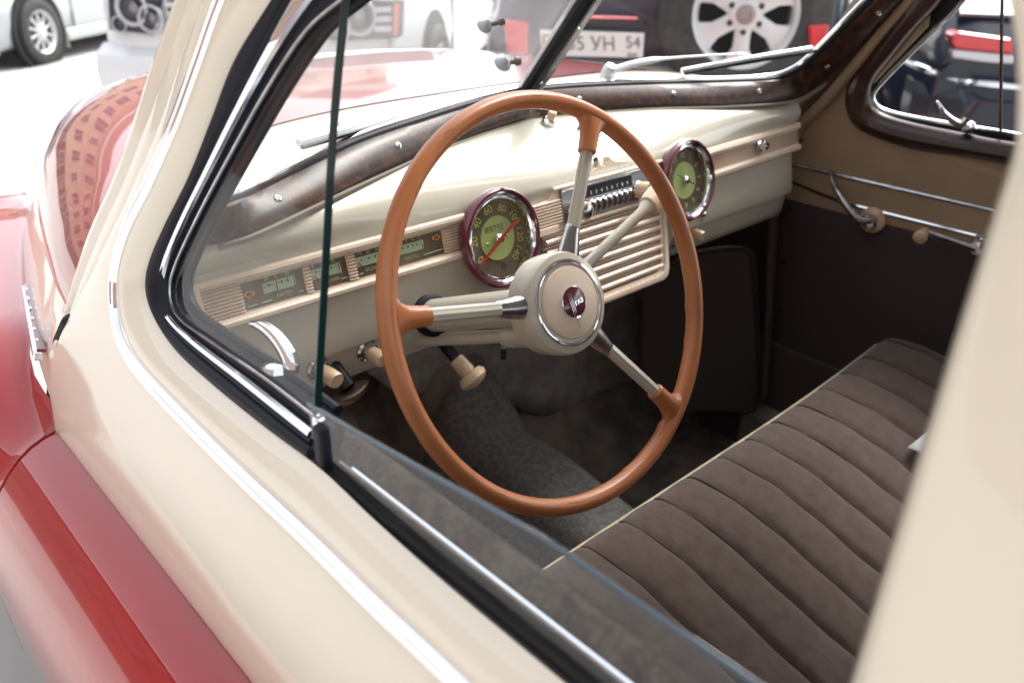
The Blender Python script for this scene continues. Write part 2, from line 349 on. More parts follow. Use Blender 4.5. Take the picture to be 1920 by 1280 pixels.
for side in(0, 1):
    f = (lambda p: p) if side else mx
    I, O_ = (INN, OUT) if side else (INL, OUL)
    c = O_-I; tang = np.gradient(I, axis=0); nn = np.cross(c, tang); nn /= np.linalg.norm(nn, axis=1)[:, None]
    nn *= np.sign((nn@np.array([0, -1, .3])))[:, None]
    mb = MB().loft([I-nn*.012, I+nn*.001, I+c*.06+nn*.004, I+c*.3+nn*.0065, I+c*.65+nn*.0065, I+c*.92+nn*.0035, O_, O_-nn*.015])
    wd = build('wood_moulding', mb, M['wood'], SCREEN)
    mid = I+c*.5+nn*.0068
    for q in([(1088, 187), (1265, 177), (1416, 173), (1550, 122), (1645, 24)] if side else [(755, 285), (527, 380)]):
        k = np.argmin([np.linalg.norm(proj(p)-q) for p in mid]); p = mid[k]
        build('screw', MB().lathe([(.0052, -.002), (.0052, 0), (.004, .0016), (.0018, .0022), (.0017, .0008), (0, .0006)], p, nn[k], 14), M['oldchrome'], SCREEN)
    # fabric welt under the moulding
    build('welt', MB().tube(O_[:44]+nn[:44]*.001+np.array([0, -.001, -.0035]), .0035, 6), M['tanwelt'] if 'tanwelt' in M else M['headliner'], SCREEN)
    # rubber and outer bright strip along the glass
    build('screen_rubber', MB().tube(I+np.array([0, .004, .001]), .0045, 8), M['rubber'], SCREEN)
    J = np.array([(p[0], p[1]+.012, p[2]+.004) for p in I]); build('bright_strip', MB().tube(J, .0055, 8), M['chrome'], SCREEN)
    s = 1 if side else -1
    xs = np.linspace(0, 1, 15)
    g = MB().grid(lambda t, q: (lambda z: (XC+s*t*pw(z), gy(XC+s*t*pw(z), z)+.006, z))(zb(XC+s*t*.6)-.012+q*(.5-zb(XC+s*t*.6))), xs, np.linspace(0, 1, 8))
    build('glass_pane', g, M['screen_right' if side else 'screen_left'], SCREEN)
# divider: metal cover with two screws, and an outer bright strip
zz = np.linspace(.150, .5, 9)
mb = MB(); mb.loft([[(XC+.012+a, gy(XC, z)-.012+b, z) for a, b in((0, 0), (.016, .003), (.018, .01), (0, .01))] for z in zz], True, True, True)
build('divider_cover', mb, M['oldchrome'], SCREEN, smooth=20)
build('divider_strip', MB().tube([(XC-.006, gy(XC, z)+.012, z) for z in zz], .005, 8), M['chrome'], SCREEN)
for q in((1082, 52), (1012, 153)):
    p = pp(q, [0, 1, .8], (XC, gy(XC, .2)-.013, .2))
    build('screw', MB().lathe([(.005, 0), (.005, .001), (.003, .002), (0, .0022)], p, (.1, -.78, .62), 12), M['oldchrome'], SCREEN)
build('header_rail', MB().tube([(x, gy(x, .47)-.02, .47) for x in np.linspace(-.62, .55, 9)], .03, 8), M['wood'], SCREEN)

# ---- dashboard shell
UD = [0, .131, .253, .366, .461, .549, .64]; YD = [.127, .104, .075, .044, .018, -.002, -.012]; ZD = [.119, .116, .112, .106, .101, .096, .09]
def wl(x): a = abs(x-XC); return np.interp(a, UD, YD), np.interp(a, UD, ZD)
def dash_sec(x):
    y0, z0 = wl(x); a = min(1, abs(x-XC)/.63); P0 = V(y0+.006, z0); P3 = V(-.001, .056)
    d = P3-P0; pr = V(d[1], -d[0]); pr /= np.linalg.norm(pr); am = .020*(1-a)+.011*a
    top = [P0+V(.02, -.004)]+[P0+d*t+pr*am*math.sin(math.pi*min(1, t*.98))**.75 for t in np.linspace(0, 1, 11)]
    low = [V(-.004, .050), V(-.0035, .045), V(-.004, .02), V(-.008, -.006), V(-.013, -.03), V(-.0185, -.055), V(-.0205, -.072), V(-.0195, -.081), V(-.014, -.084), V(-.009, -.087), V(-.009, -.095), V(-.006, -.118), V(-.002, -.132), V(.008, -.139), V(.05, -.139)]
    return [(x, p[0], p[1]) for p in top+low]
xs = np.r_[-.682, np.linspace(-.68, .558, 60), .564, .569]
secs = []
for x in xs:
    s_ = dash_sec(min(x, .558))
    k = max(0, (x-.558)/.011); s_ = [(x, p[1]+.012*k*k, p[2]*(1-.03*k)) for p in s_]; secs.append(s_)
secs.append([(.571, p[1]+.05, p[2]*.95) for p in secs[-1]])
DASH = build('dashboard', MB().loft(secs), M['dash'], CAR, smooth=50)
# instrument plane
UP = V(0, .234, .972); NO = V(0, -.972, .234); O0 = V(0, -.004, .02)
def SP(s, t, h=0): return O0+V(1, 0, 0)*s+UP*(t+max(0, s-.15)*.02)+NO*h
def plate(mb, s0, s1, t0, t1, h0, h1):
    a = [(s0, t0), (s1, t0), (s1, t1), (s0, t1)]
    return mb.loft([[SP(*p, h0) for p in a], [SP(*p, h1) for p in a]], True, True, True)
def bar(mb, s0, s1, prof, n=8, taper=0):
    """strip along s with a (t,h) section"""
    return mb.loft([[SP(s, t, h) for t, h in prof] for s in np.linspace(s0, s1, n)], False, True, True)
def rails(mb, s0, s1, tt, tb, dd=0.0):
    bar(mb, s0, s1, [(tt-.011, 0), (tt-.011, .0065), (tt-.009, .0075), (tt-.0085, .010), (tt-.006, .012), (tt-.002, .0115), (tt, .009), (tt, 0)])
    bar(mb, s0, s1, [(tb, 0), (tb, .009), (tb+.002, .0115), (tb+.006, .012), (tb+.0085, .010), (tb+.009, .0075), (tb+.011, .0065), (tb+.011, 0)])
def ribs(mb, s0, s1, t0, t1, n, h=.0045, taper=0):
    st = (t1-t0)/n
    for i in range(n):
        a = t0+st*i; bar(mb, s0, s1, [(a, .001), (a+st*.12, h), (a+st*.5, h+.0028), (a+st*.88, h), (a+st, .001)], 3)
STRIP = build('instrument_strip', plate(MB(), -.666, -.286, -.030, .028, -.012, .0022), M['ivory'], CAR, smooth=0, label='ivory plastic strip of four small gauges')
mb = MB(); rails(mb, -.667, -.286, .028, -.030); build('rail', mb, M['ivory'], STRIP, smooth=40)
for a, b in((-.664, -.6165), (-.5385, -.5295), (-.479, -.467), (-.3305, -.287)):
    mb = MB(); ribs(mb, a, b, -.0185, .0165, 9); build('ribbed_panel', mb, M['ivory'], STRIP, smooth=40)
build('end_cap', MB().loft([[SP(-.667+.004*math.cos(a)-.0, t, .006+.006*math.sin(a)) for a in np.linspace(-1.2, 3.0, 6)] for t in np.linspace(-.029, .027, 5)]), M['ivory'], STRIP)
def lbl(name, s, st, h_, m, par, hh=.006, H=.0034, rot=0, w=0):
    ax = V(1, 0, 0)*math.cos(rot)+UP*math.sin(rot); ay = -V(1, 0, 0)*math.sin(rot)+UP*math.cos(rot)
    return text(name, st, SP(*s, hh), ax, ay, H, m, par, weight=w)
for (a, b) in((-.6165, -.5385), (-.5295, -.479), (-.467, -.3305)):
    build('gauge_face', plate(MB(), a, b, -.0175, .017, .0023, .0030), M['dial'], STRIP, smooth=0)
def lcd(a, b, t0=-.0045, t1=.0078):
    o = build('gauge_window', plate(MB(), a, b, t0, t1, .0030, .0042), M['lcd'], STRIP, smooth=0, bevel=.0006)
    mb = MB(); mb.tube([SP(b+.0012, t0, .0043), SP(b+.0016, (t0+t1)/2, .0046), SP(b+.0012, t1, .0043), SP(b-.004, t1+.0008, .0043)], .0005, 6); build('window_rim', mb, M['chrome'], STRIP)
    return o
def dots(l):
    mb = MB()
    for s, t, r in l: mb.lathe([(r, 0), (r, .0004)], SP(s, t, .0042), NO, 12)
    build('scale_dot', mb, M['black'], STRIP)
def mark(pts, m, name, h=.0031, w=.0006):
    build(name, MB().tube([SP(*p, h) for p in pts], w, 5), m, STRIP)
lcd(-.591, -.5515); dots([(-.583, .0042, .0013), (-.579, .0040, .0007), (-.5705, .0040, .0007), (-.5665, .0042, .0013)])
mark([(-.589, .003), (-.5865, .003)], M['black'], 'minus_mark', .0043, .0004); mark([(-.562, .004), (-.556, .004)], M['black'], 'plus_mark', .0043, .0004); mark([(-.559, .0012), (-.559, .0068)], M['black'], 'plus_mark', .0043, .0004)
mark([(-.5735, .0070), (-.574, -.0042)], M['needle'], 'gauge_needle', .0048, .0007)
for s, st in((-.5845, '20'), (-.5725, '0'), (-.558, '20')): lbl('numeral', (s, .0117), st, 0, M['num'], STRIP, .0032, .0042)
lbl('lettering', (-.566, -.0105), 'АМПЕР', 0, M['lettering'], STRIP, .0032, .0042)
lcd(-.5285, -.4905); dots([(-.522, .0042, .0011), (-.5175, .0044, .0006), (-.513, .0044, .0006), (-.5005, .0042, .0011)])
mark([(-.526, .000), (-.521, -.0044)], M['needle'], 'gauge_needle', .0048, .0007)
for s, st in((-.524, '0'), (-.496, 'П')): lbl('numeral', (s, .0112), st, 0, M['num'], STRIP, .0032, .0042)
lbl('lettering', (-.503, -.0105), 'БЕНЗИН', 0, M['lettering'], STRIP, .0032, .0036)
lcd(-.4662, -.4265); dots([(-.4575, .0030, .0011), (-.447, .0034, .0011), (-.4375, .0036, .0011)])
mark([(-.463, .0018), (-.4585, -.0042)], M['needle'], 'gauge_needle', .0048, .0007)
for s, st in((-.459, '110'), (-.446, '80'), (-.433, '50')): lbl('numeral', (s, .0112), st, 0, M['lettering'], STRIP, .0032, .0036)
lbl('lettering', (-.446, -.0105), 'ВОДА', 0, M['lettering'], STRIP, .0032, .0042)
lcd(-.4045, -.3645); dots([(-.395, .0036, .0011), (-.387, .0036, .0011), (-.379, .0036, .0011), (-.372, .0036, .0011)])
for s, st in((-.397, '0'), (-.387, '1'), (-.3775, '2'), (-.367, '3')): lbl('numeral', (s, .0117), st, 0, M['num'], STRIP, .0032, .0038)
lbl('lettering', (-.384, -.0105), 'МАСЛО', 0, M['lettering'], STRIP, .0032, .0042)
def arrow(s, t, d):
    for k, m, h in((1, M['num'], .0032), (.72, M['needle'], .0034)):
        poly = [(s+d*x*k, t+y*k) for x, y in((.0068, 0), (.0005, .0045), (.0005, .0022), (-.006, .0022), (-.006, -.0022), (.0005, -.0022), (.0005, -.0045))]
        mb = MB(); mb.prism(poly, lambda a, b: SP(a, b, h), NO*.0003); build('turn_arrow', mb, m, STRIP, smooth=0)
arrow(-.608, .0, -1); arrow(-.3395, .0055, 1)
for a, b in(((-.613, -.0135), (-.601, -.0135)), ((-.595, -.0135), (-.583, -.0132)), ((-.548, -.0132), (-.5415, -.0128)), ((-.490, -.0125), (-.4815, -.012)), ((-.364, -.0125), (-.333, -.0115)), ((-.464, -.0135), (-.458, -.013))):
    mark([a, b], M['lcd'], 'index_mark', .0032, .0008)

# ---- round dials
def dial(cs, ct, name, label):
    C0 = SP(cs, ct, .010); L = lambda r, h: (r, h)
    root = build(name, MB().lathe([(.058, -.012), (.064, -.004), (.0685, .007), (.0692, .012), (.0682, .017), (.0660, .0198), (.0632, .0195), (.0618, .016)], C0, NO, 64, caps=False), M['burg'], CAR, label=label)
    build('chrome_ring', MB().lathe([(.0620, .0165), (.0595, .0175), (.0572, .0150), (.0565, .0155), (.055, .012), (.0545, .0125), (.0535, .008), (.0530, .003)], C0, NO, 64, caps=False), M['chrome'], root)
    build('dial_face', MB().lathe([(.0535, .0022), (.0535, .0030), (.0300, .0032)], C0, NO, 64), M['dial'], root)
    build('dial_centre', MB().lathe([(.0310, .0032), (.0305, .0044), (0, .0046)], C0, NO, 48), M['dialgreen'], root)
    build('dial_glass', MB().lathe([(.0590, .0160), (.03, .0175), (0, .018)], C0, NO, 48, caps=False), M['gauge_glass'], root)
    build('hub_cap', MB().lathe([(.0075, .0045), (.0075, .009), (.006, .011), (0, .0118)], C0, NO, 24), M['chrome'], root)
    return root, C0
def dpt(C0, r, a, h): return C0+V(1, 0, 0)*r*math.cos(a)+UP*r*math.sin(a)+NO*h
def dhand(C0, a, r0, r1, w0, w1, h, m, root, name):
    d = V(1, 0, 0)*math.cos(a)+UP*math.sin(a); e = np.cross(NO, d)
    A = [C0+d*r0+e*w0, C0+d*r0-e*w0, C0+d*r1-e*w1, C0+d*r1+e*w1]
    build(name, MB().loft([[p+NO*h for p in A], [p+NO*(h+.0008) for p in A]], True, True, True), m, root, smooth=0)
SPD, C0 = dial(-.2435, -.0160, 'speedometer', 'round speedometer with burgundy rim and red needle')
for k, st in enumerate(('0', '20', '40', '60', '80', '100', '120', '140')):
    a = R(212-36*k); d = V(1, 0, 0)*math.cos(a)+UP*math.sin(a); t_ = V(1, 0, 0)*math.sin(a)-UP*math.cos(a)
    text('numeral', st, C0+d*.0415+NO*.0034, t_, d, .0112, M['num'], SPD, weight=-.0001)
mb = MB()
for k in range(57):
    a = R(212-36*7*k/56-0)
    if k < 20: continue
    mb.tube([dpt(C0, .0495, a, .0034), dpt(C0, .0525 if k % 4 else .0528, a, .0034)], .00042, 4)
build('tick_marks', mb, M['num'], SPD)
mb = MB(); plate(mb, -.2435-.021, -.2435+.019, -.0160+.0105, -.0160+.0185, 0.0146, 0.0152); build('odometer', mb, M['black'], SPD, smooth=0)
for i, ch in enumerate('887458'):
    mb = MB(); s0 = -.2435-.0205+i*.0066; plate(mb, s0, s0+.006, -.0160+.011, -.0160+.018, 0.0152, 0.0156); build('number_wheel', mb, M['white'] if i == 5 else M['dialgreen'], SPD, smooth=0)
    text('digit', ch, SP(s0+.003, -.0160+.0145, .0157), (1, 0, 0), UP, .0058, M['needle'] if i == 5 else M['black'], SPD, .0001)
dhand(C0, R(211), -.036, .049, .0021, .0020, .0125, M['needle'], SPD, 'needle')
for dx in(-.0215, .0155): build('screw', MB().lathe([(.0022, .0045), (.002, .0062), (0, .0066)], C0+V(1, 0, 0)*dx+UP*(.001 if dx > 0 else -.004), NO, 12), M['chrome'], SPD)
build('reset_hole', MB().lathe([(.0045, .003), (.0042, .0036), (.0022, .0036), (.0018, .0015), (0, .0012)], dpt(C0, .041, R(-84), 0), NO, 16), M['slot'], SPD)
CLK, C1 = dial(.185, -.0125, 'clock', 'round dashboard clock with burgundy rim')
for k in range(1, 13):
    a = R(90-30*k); d = V(1, 0, 0)*math.cos(a)+UP*math.sin(a)
    text('numeral', str(k), C1+d*.042+NO*.0034, V(1, 0, 0)*math.sin(a)-UP*math.cos(a), d, .0085, M['num'], CLK)
mb = MB()
for k in range(60): a = R(6*k); mb.tube([dpt(C1, .0485, a, .0034), dpt(C1, .0515, a, .0034)], .0003, 4)
build('tick_marks', mb, M['lettering'], CLK)
dhand(C1, R(152), -.02, .045, .0011, .0007, .010, M['oldchrome'], CLK, 'minute_hand'); dhand(C1, R(100), 0, .029, .0016, .0008, .0085, M['num'], CLK, 'hour_hand')
build('setting_knob', MB().lathe([(.002, 0), (.002, .006), (.0055, .008), (.006, .012), (.003, .015), (0, .0155)], SP(.213, -.073, .016), nrm(NO+V(.1, 0, -.35)), 20), M['chrome'], CLK)

# ---- radio with its ivory surround
top = [(-.150, .014), (-.132, .0155), (-.126, .021), (-.122, .030), (-.112, .0335), (-.060, .0385), (-.030, .041), (-.0185, .0445), (-.0165, .0555), (-.0130, .0545), (-.0105, .0465), (-.003, .0455), (-.001, .0430), (.0015, .0430), (.003, .0470), (.006, .0480), (.0075, .0565), (.011, .0565), (.016, .0510), (.024, .0465), (.065, .0410), (.140, .0325)]
bot = [(.140, .020), (.140, -.034), (-.150, -.0345)]
mb = MB(); mb.prism(top+bot, lambda a, b: SP(a, b, -.014), NO*.0205); RAD = build('radio', mb, M['ivory'], CAR, smooth=0, bevel=.0016, label='push button radio in an ivory stepped surround')
mb = MB(); bar(mb, -.122, .138, [(.0255, .006), (.026, .011), (.029, .0125), (.0315, .011), (.0315, .006)], 4); build('rail', mb, M['ivory'], RAD)
mb = MB(); bar(mb, -.100, .138, [(-.0255, .006), (-.026, .012), (-.029, .0135), (-.0325, .011), (-.033, .006)], 4); build('rail', mb, M['ivory'], RAD)
mb = MB(); ribs(mb, -.166, -.109, -.022, .0135, 8, .008); build('ribbed_panel', mb, M['ivory'], RAD, smooth=40)
mb = MB(); plate(mb, -.174, -.121, -.0345, -.023, .004, .012); build('foot_block', mb, M['ivory'], RAD, smooth=0, bevel=.0015)
for s in(-.098, -.080, .030, .042, .060, .082, .100):
    mb = MB(); plate(mb, s, s+.0007, .0335, .0405-abs(s)*.05, .006, .0071); build('seam', mb, M['slot'], RAD, smooth=0)
mb = MB(); mb.prism([(-.1075, -.0245), (.072, -.0245), (.0955, .004), (.0955, .0255), (-.1075, .0255)], lambda a, b: SP(a, b, .004), NO*.0065)
FACE = build('faceplate', mb, M['steel'], RAD, smooth=0, bevel=.0012)
mb = MB(); plate(mb, -.106, .094, .0215, .0258, .0105, .0125); build('bright_edge', mb, M['chrome'], RAD, smooth=0, bevel=.0008)
mb = MB(); plate(mb, -.068, .0535, .0035, .0205, .0106, .0111); build('tuning_scale', mb, M['black'], RAD, smooth=0)
mb = MB(); plate(mb, -.068, .0535, .0008, .0030, .0106, .0122); build('scale_edge', mb, M['oldchrome'], RAD, smooth=0)
for i in range(9): lbl('numeral', (-.0565+i*.0122, .0093), str(i+1), 0, M['white'], RAD, .0113, .0052)
for i in range(8):
    s = -.0505+i*.0129
    mb = MB()
    prof = [(-.0195, .0040), (-.016, .0046), (-.008, .0050), (-.0015, .0048), (.0005, .0034)]
    rings = []
    for t, wv in prof:
        rings.append([SP(s+wv*math.cos(a), t, .0106+ (wv*1.5+.002*(t > -.006))*math.sin(a)) for a in np.linspace(0, math.pi, 9)])
    mb.loft(rings, False, True, True); build('push_button', mb, M['chrome'], RAD)
    mb = MB(); plate(mb, s+.0058, s+.0072, -.0205, .0005, .0106, .0112); build('slot', mb, M['black'], RAD, smooth=0)
for s, t in((-.0835, -.0105), (.0675, -.0075)):
    k = build('radio_knob', MB().lathe([(.0138, .014), (.0140, .018), (.0140, .034), (.0132, .0365), (.0105, .037), (.0100, .0355)], SP(s, t), NO, 28), M['knob'], RAD)
    build('knob_ring', MB().lathe([(.0150, .0105), (.0152, .013), (.0135, .015)], SP(s, t), NO, 28), M['chrome'], RAD)
    build('knob_disc', MB().lathe([(.0102, .0345), (.0100, .0385), (.007, .0400), (0, .0405)], SP(s, t), NO, 24), M['oldchrome'], RAD)

# ---- speaker grille below the radio
def GP(s, t, h=0): return O0+V(1, 0, 0)*(s)+UP*t+NO*(h+.006+max(0, -t-.034)*.06)
GR = build('speaker_grille', MB().loft([[GP(s, t, -.012) for s in(-.150, .128)] for t in(-.036, -.150)]), M['slot'], CAR, smooth=0, label='ivory slatted loudspeaker grille')
def frame_pts(o):
    P = [(-.152, -.036), (.130-o, -.036), (.133-o, -.040), (.118-o, -.146+o), (.112-o, -.158+o), (.100-o, -.163+o), (-.152, -.163+o)]
    return P
P1, P2 = frame_pts(0), frame_pts(.015)
mb = MB(); A = [GP(*p, -.006) for p in P1[1:]]; B = [GP(*p, .006) for p in P1[1:]]; C_ = [GP(*p, .0075) for p in frame_pts(.004)[1:]]; C2 = [GP(*p, .0065) for p in frame_pts(.009)[1:]]; C3 = [GP(*p, .004) for p in frame_pts(.0095)[1:]]; D_ = [GP(*p, .003) for p in P2[1:]]; E_ = [GP(*p, -.010) for p in P2[1:]]
mb.loft([A, B, C_, C2, C3, D_, E_]); build('frame', mb, M['ivory'], GR, smooth=25)
for i in range(7):
    t = -.0445-i*.0158; e = .120-(-t-.036)*.135
    mb = MB(); mb.loft([[GP(s, t+a, b) for a, b in((-.0055, -.006), (-.0052, .0025), (-.003, .0052), (.0005, .0058), (.0030, .0035), (.0036, -.006))] for s in np.linspace(-.150, e, 6)], False, True, True)
    build('slat', mb, M['ivory'], GR)
    mb = MB(); mb.loft([[GP(s, t+.0062+a, b-.004) for a, b in((-.0016, -.004), (-.0012, .002), (.0012, .002), (.0016, -.004))] for s in np.linspace(-.150, e, 3)], False, True, True)
    build('thin_slat', mb, M['ivory'], GR)
for i in range(9):
    s = -.01+i*.0125; mb = MB(); mb.tube([GP(s, -.1615, .0062), GP(s+.001, -.152, .0062)], .0004, 4); build('seam', mb, M['slot'], GR)

# ---- glove box
mb = MB(); plate(mb, .253, .567, -.027, .027, -.012, .003); GLV = build('glove_box_strip', mb, M['ivory'], CAR, smooth=0, label='ribbed ivory strip on the glove box lid')
mb = MB(); bar(mb, .251, .569, [(.012, .003), (.0125, .009), (.015, .0095), (.0155, .0125), (.019, .0145), (.025, .013), (.027, .009), (.027, 0)], 4)
bar(mb, .251, .569, [(-.027, 0), (-.027, .008), (-.025, .0125), (-.019, .0135), (-.0165, .0115), (-.016, .008), (-.0135, .0075), (-.013, .003)], 4); build('rail', mb, M['ivory'], GLV)
mb = MB(); ribs(mb, .251, .569, -.0135, .0125, 8, .0050); build('ribbed_panel', mb, M['ivory'], GLV)
build('lock_button', MB().lathe([(.0105, .008), (.0105, .011), (.0065, .012), (.006, .016), (.0085, .019), (.0085, .023), (.005, .026), (0, .0265)], SP(.429, .004), NO, 24), M['chrome'], GLV)
mb = MB(); mb.loft([[(.247+a, y-.0006-b, z) for a, b in((0, 0), (.0012, .0004), (.0024, 0))] for y, z in((-.0085, -.012), (-.0145, -.035), (-.0205, -.062), (-.0225, -.076))]); build('lid_gap', mb, M['slot'], GLV)

# ---- small dash fittings
q = pp((1030, 230), [0, -.46, .89], (0, .06, .102)); qn = nrm((0, -.35, .94))
b_ = build('dash_button', MB().lathe([(.013, 0), (.0125, .004), (.009, .006), (.008, .008)], q, qn, 24), M['chrome'], DASH); build('button_cap', MB().lathe([(.007, .007), (.007, .018), (.005, .020), (0, .0205)], q, qn, 20), M['knob'], DASH)
q = pp((1084, 246), [0, -.46, .89], (0, .06, .102)); build('toggle_switch', MB().lathe([(.009, 0), (.0085, .003), (.004, .004), (.0028, .006), (.0022, .02), (.0026, .024), (0, .025)], q, qn, 8), M['oldchrome'], DASH)
q = pp((1117, 299), [0, 1, -.3], (0, -.001, .07)); build('screw_hole', MB().lathe([(.0034, .0006), (.003, -.001), (.0028, -.004), (0, -.004)], q+V(0, -.001, .0006), nrm((0, -.85, .5)), 16), M['black'], DASH)
def pull(q, y, L, ax, r=.0105, m='knob', br=.0165):
    p = pp(q, [0, 1, 0], (0, y, 0)); ax = nrm(ax)
    o = build('pull_knob', MB().lathe([(r*.55, .002), (r*.6, .010), (r*.92, .012), (r, L*.6), (r*1.03, L-.003), (r*.9, L), (0, L+.0006)], p, ax, 28), M[m], DASH)
    build('knob_bezel', MB().lathe([(br, 0), (br, .003), (br*.86, .006), (br*.7, .004), (br*.62, .002)], p, ax, 32), M['oldchrome'], DASH)
pull((686, 655), -.006, .034, (.12, -.98, -.12)); pull((594, 688), -.006, .040, (.1, -.98, -.12))
pull((1268, 447), -.006, .026, (0, -.98, -.1)); pull((1290, 432), -.006, .032, (.05, -.97, -.12), .0095)

# ---- steering column, levers
n_ = nrm((-.02518666, -.92123747, .38818444)); WC = V(-.3845, -.2788, .0371)
we1 = nrm(np.cross(n_, [0, 0, 1.])); we2 = np.cross(we1, n_)
def WP(r, deg, h=0): a = R(deg); return WC+r*(math.cos(a)*we1+math.sin(a)*we2)+n_*h
COLM = build('steering_column', MB().tube([WC-n_*.045, WC-n_*.30], [.0215, .0215], 28), M['spoke'], CAR)
build('collar', MB().lathe([(.024, -.050), (.030, -.047), (.0325, -.040), (.0325, -.030), (.028, -.026)], WC, n_, 32), M['spoke'], COLM)
off = V(.004, -.006, -.034)
build('shift_rod', MB().lathe([(.0085, -.32), (.0085, -.115), (.0135, -.108), (.0145, -.10), (.0145, -.06), (.012, -.050), (.012, -.03)], WC+off, n_, 24), M['spoke'], COLM)
build('column_hole_shade', MB().lathe([(.022, -.262), (.028, -.260), (.028, -.252), (.022, -.248)], WC, n_, 24), M['rubber'], COLM)  # black ring stands for the shadowed hole round the column, not a real grommet
a_ = pp((1085, 510), n_, WC-n_*.045); b_ = pp((1214, 388), n_, WC-n_*.045); d_ = nrm(b_-a_); c_ = pp((1246, 354), n_, WC-n_*.045)
LEV = build('gear_lever', MB().tube([a_-d_*.03, b_-d_*.012, b_-d_*.004, b_+d_*.002], [.0068, .0068, .010, .0105], 18), M['spoke'], CAR)
build('lever_knob', MB().lathe([(.0105, 0), (.0135, .0015), (.0165, .022), (.0165, .034), (.013, .041), (0, .044)], b_, d_, 24), M['ivory'], LEV)
hb = pp((884, 706), [1, 0, 0], (-.30, 0, 0)); hd = nrm(pp((897, 716), [1, 0, 0], (-.295, 0, 0))-pp((862, 676), [1, 0, 0], (-.305, 0, 0)))
HBR = build('brake_lever', MB().tube(spline([hb-hd*.03, hb-hd*.05, hb-hd*.06+V(0, .05, .02), hb+V(-.02, .14, .03), hb+V(-.03, .3, .02)], 20), .0085, 10), M['dark'], CAR, label='black lever with mushroom shaped ivory knob')
build('lever_ferrule', MB().lathe([(.0115, -.034), (.0125, -.010), (.0105, -.006)], hb, hd, 20), M['knob'], HBR)
build('lever_knob', MB().lathe([(.010, -.007), (.019, -.005), (.0225, .001), (.0215, .007), (.016, .012), (.008, .0145), (0, .015)], hb, hd, 28), M['knob'], HBR)
# bonnet release: bronze half-moon handle
q0, q1 = pp((622, 754), [0, 1, 0], (0, -.03, 0)), pp((690, 712), [0, 1, 0], (0, -.03, 0)); dd = nrm(q1-q0); L_ = np.linalg.norm(q1-q0); nz = nrm(np.cross(dd, [0, 1, 0])); nz = nz if nz[2] < 0 else -nz
rings = []
for t in np.linspace(0, 1, 13):
    w_ = .016*math.sin(math.pi*t)**.7+.0015; c = q0+dd*L_*t
    rings.append([c+nz*w_*math.cos(a)*(1 if math.cos(a) > 0 else .12)+V(0, -1, 0)*w_*.8*math.sin(a) for a in np.linspace(0, 2*math.pi, 14, endpoint=False)])
REL = build('release_handle', MB().loft(rings, True, True, True), mat('bronze', (.32, .25, .20), .3, 1.0), CAR)
build('release_stem', MB().tube([(q0+q1)/2+V(0, .004, .004), (q0+q1)/2+V(-.012, .05, .05)], [.010, .011], 12), M['dark'], REL)
build('pedal_stub', MB().tube([pp((944, 652), [1, 0, 0], (-.33, 0, 0)), pp((944, 672), [1, 0, 0], (-.33, 0, 0))], .004, 8), M['dark'], COLM)

# ---- steering wheel
RW = .2155
SW = build('steering_wheel', MB(), M['tan'], CAR) if False else None
rings = []; N = 160
for i in range(N):
    a = 360*i/N; base = WP(RW, a); rd = nrm(base-WC)
    bumps = .0
    ang = (a+180) % 360-180
    if -130 > ang or ang > 128 or True:
        ph = (a/360*34) % 1
        if (-178 < ang < -92 or ang > 170): bumps = .0017*math.exp(-((ph-.5)/.07)**2)
    ring = []
    for b in np.linspace(0, 2*math.pi, 18, endpoint=False):
        cr, cn = math.cos(b), math.sin(b)
        rr = .0096*cr; hh = .0112*cn
        k = bumps*max(0, -cr*.8-cn*.5)
        ring.append(base+rd*(rr-k)+n_*(hh-k*.3))
    rings.append(ring)
rings.append(rings[0])
SW = build('steering_wheel', MB().loft(rings, True), M['tan'], CAR, label='terracotta brown three spoke steering wheel rim')
mb = MB()
for a, w_, ph in((96, 5, .4), (88, 3, 1.0), (63, 4, .2), (22, 3, .6), (-12, 5, .1), (-47, 4, .9), (-66, 7, .7), (-74, 6, 1.1), (-81, 5, .8), (-101, 4, .5), (171, 4, .3), (150, 5, .6), (135, 3, 1.0)):
    pts = []
    for t in np.linspace(-1, 1, 5):
        b = WP(RW, a+t*w_*.35); rd = nrm(b-WC); u_ = ph+.12*math.sin(a+t); pts.append(b+rd*.0096*math.cos(u_+.9)*1.0+n_*.0112*math.sin(u_+.9))
    mb.tube(pts, .00022, 4)
build('hairline_crack', mb, M['wear'], SW)
def spoke(deg):
    o = WP(.030, deg, -.004); e = WP(.2, deg, .0); d = nrm(e-o); L = np.linalg.norm(e-o)
    perp = np.cross(n_, d)
    # boss moulded into the rim
    bo = WP(.171, deg, -.0005); rg = []
    for r_, w1, w2 in((.171, .0088, .0092), (.1725, .0100, .0105), (.186, .0106, .0108), (.196, .0118, .0108), (.203, .016, .0106), (.210, .028, .0100)):
        c = WP(r_, deg, 0); rg.append([c+perp*w1*math.cos(a)+n_*w2*math.sin(a) for a in np.linspace(0, 2*math.pi, 20, endpoint=False)])
    build('rim_boss', MB().loft(rg, True, True, True), M['tan'], SW)
    rg = []
    for r_ in(.085, .172):
        c = WP(r_, deg, -.003+.003*(r_ > .1)); pts = []
        for a in np.linspace(0, 2*math.pi, 40, endpoint=False):
            k = .0068+.0004*math.cos(a*8); pts.append(c+perp*k*math.cos(a)*1.05+n_*k*math.sin(a))
        rg.append(pts)
    build('spoke', MB().loft(rg, True, True, True), M['spoke'], SW)
    rg = []
    for r_, w1 in((.040, .0135), (.058, .0128), (.080, .0092), (.0865, .0085), (.088, .0072)):
        c = WP(r_, deg, -.004); rg.append([c+perp*w1*math.cos(a)+n_*w1*.8*math.sin(a) for a in np.linspace(0, 2*math.pi, 20, endpoint=False)])
    build('spoke_ferrule', MB().loft(rg, True, True, True), M['oldchrome'], SW)
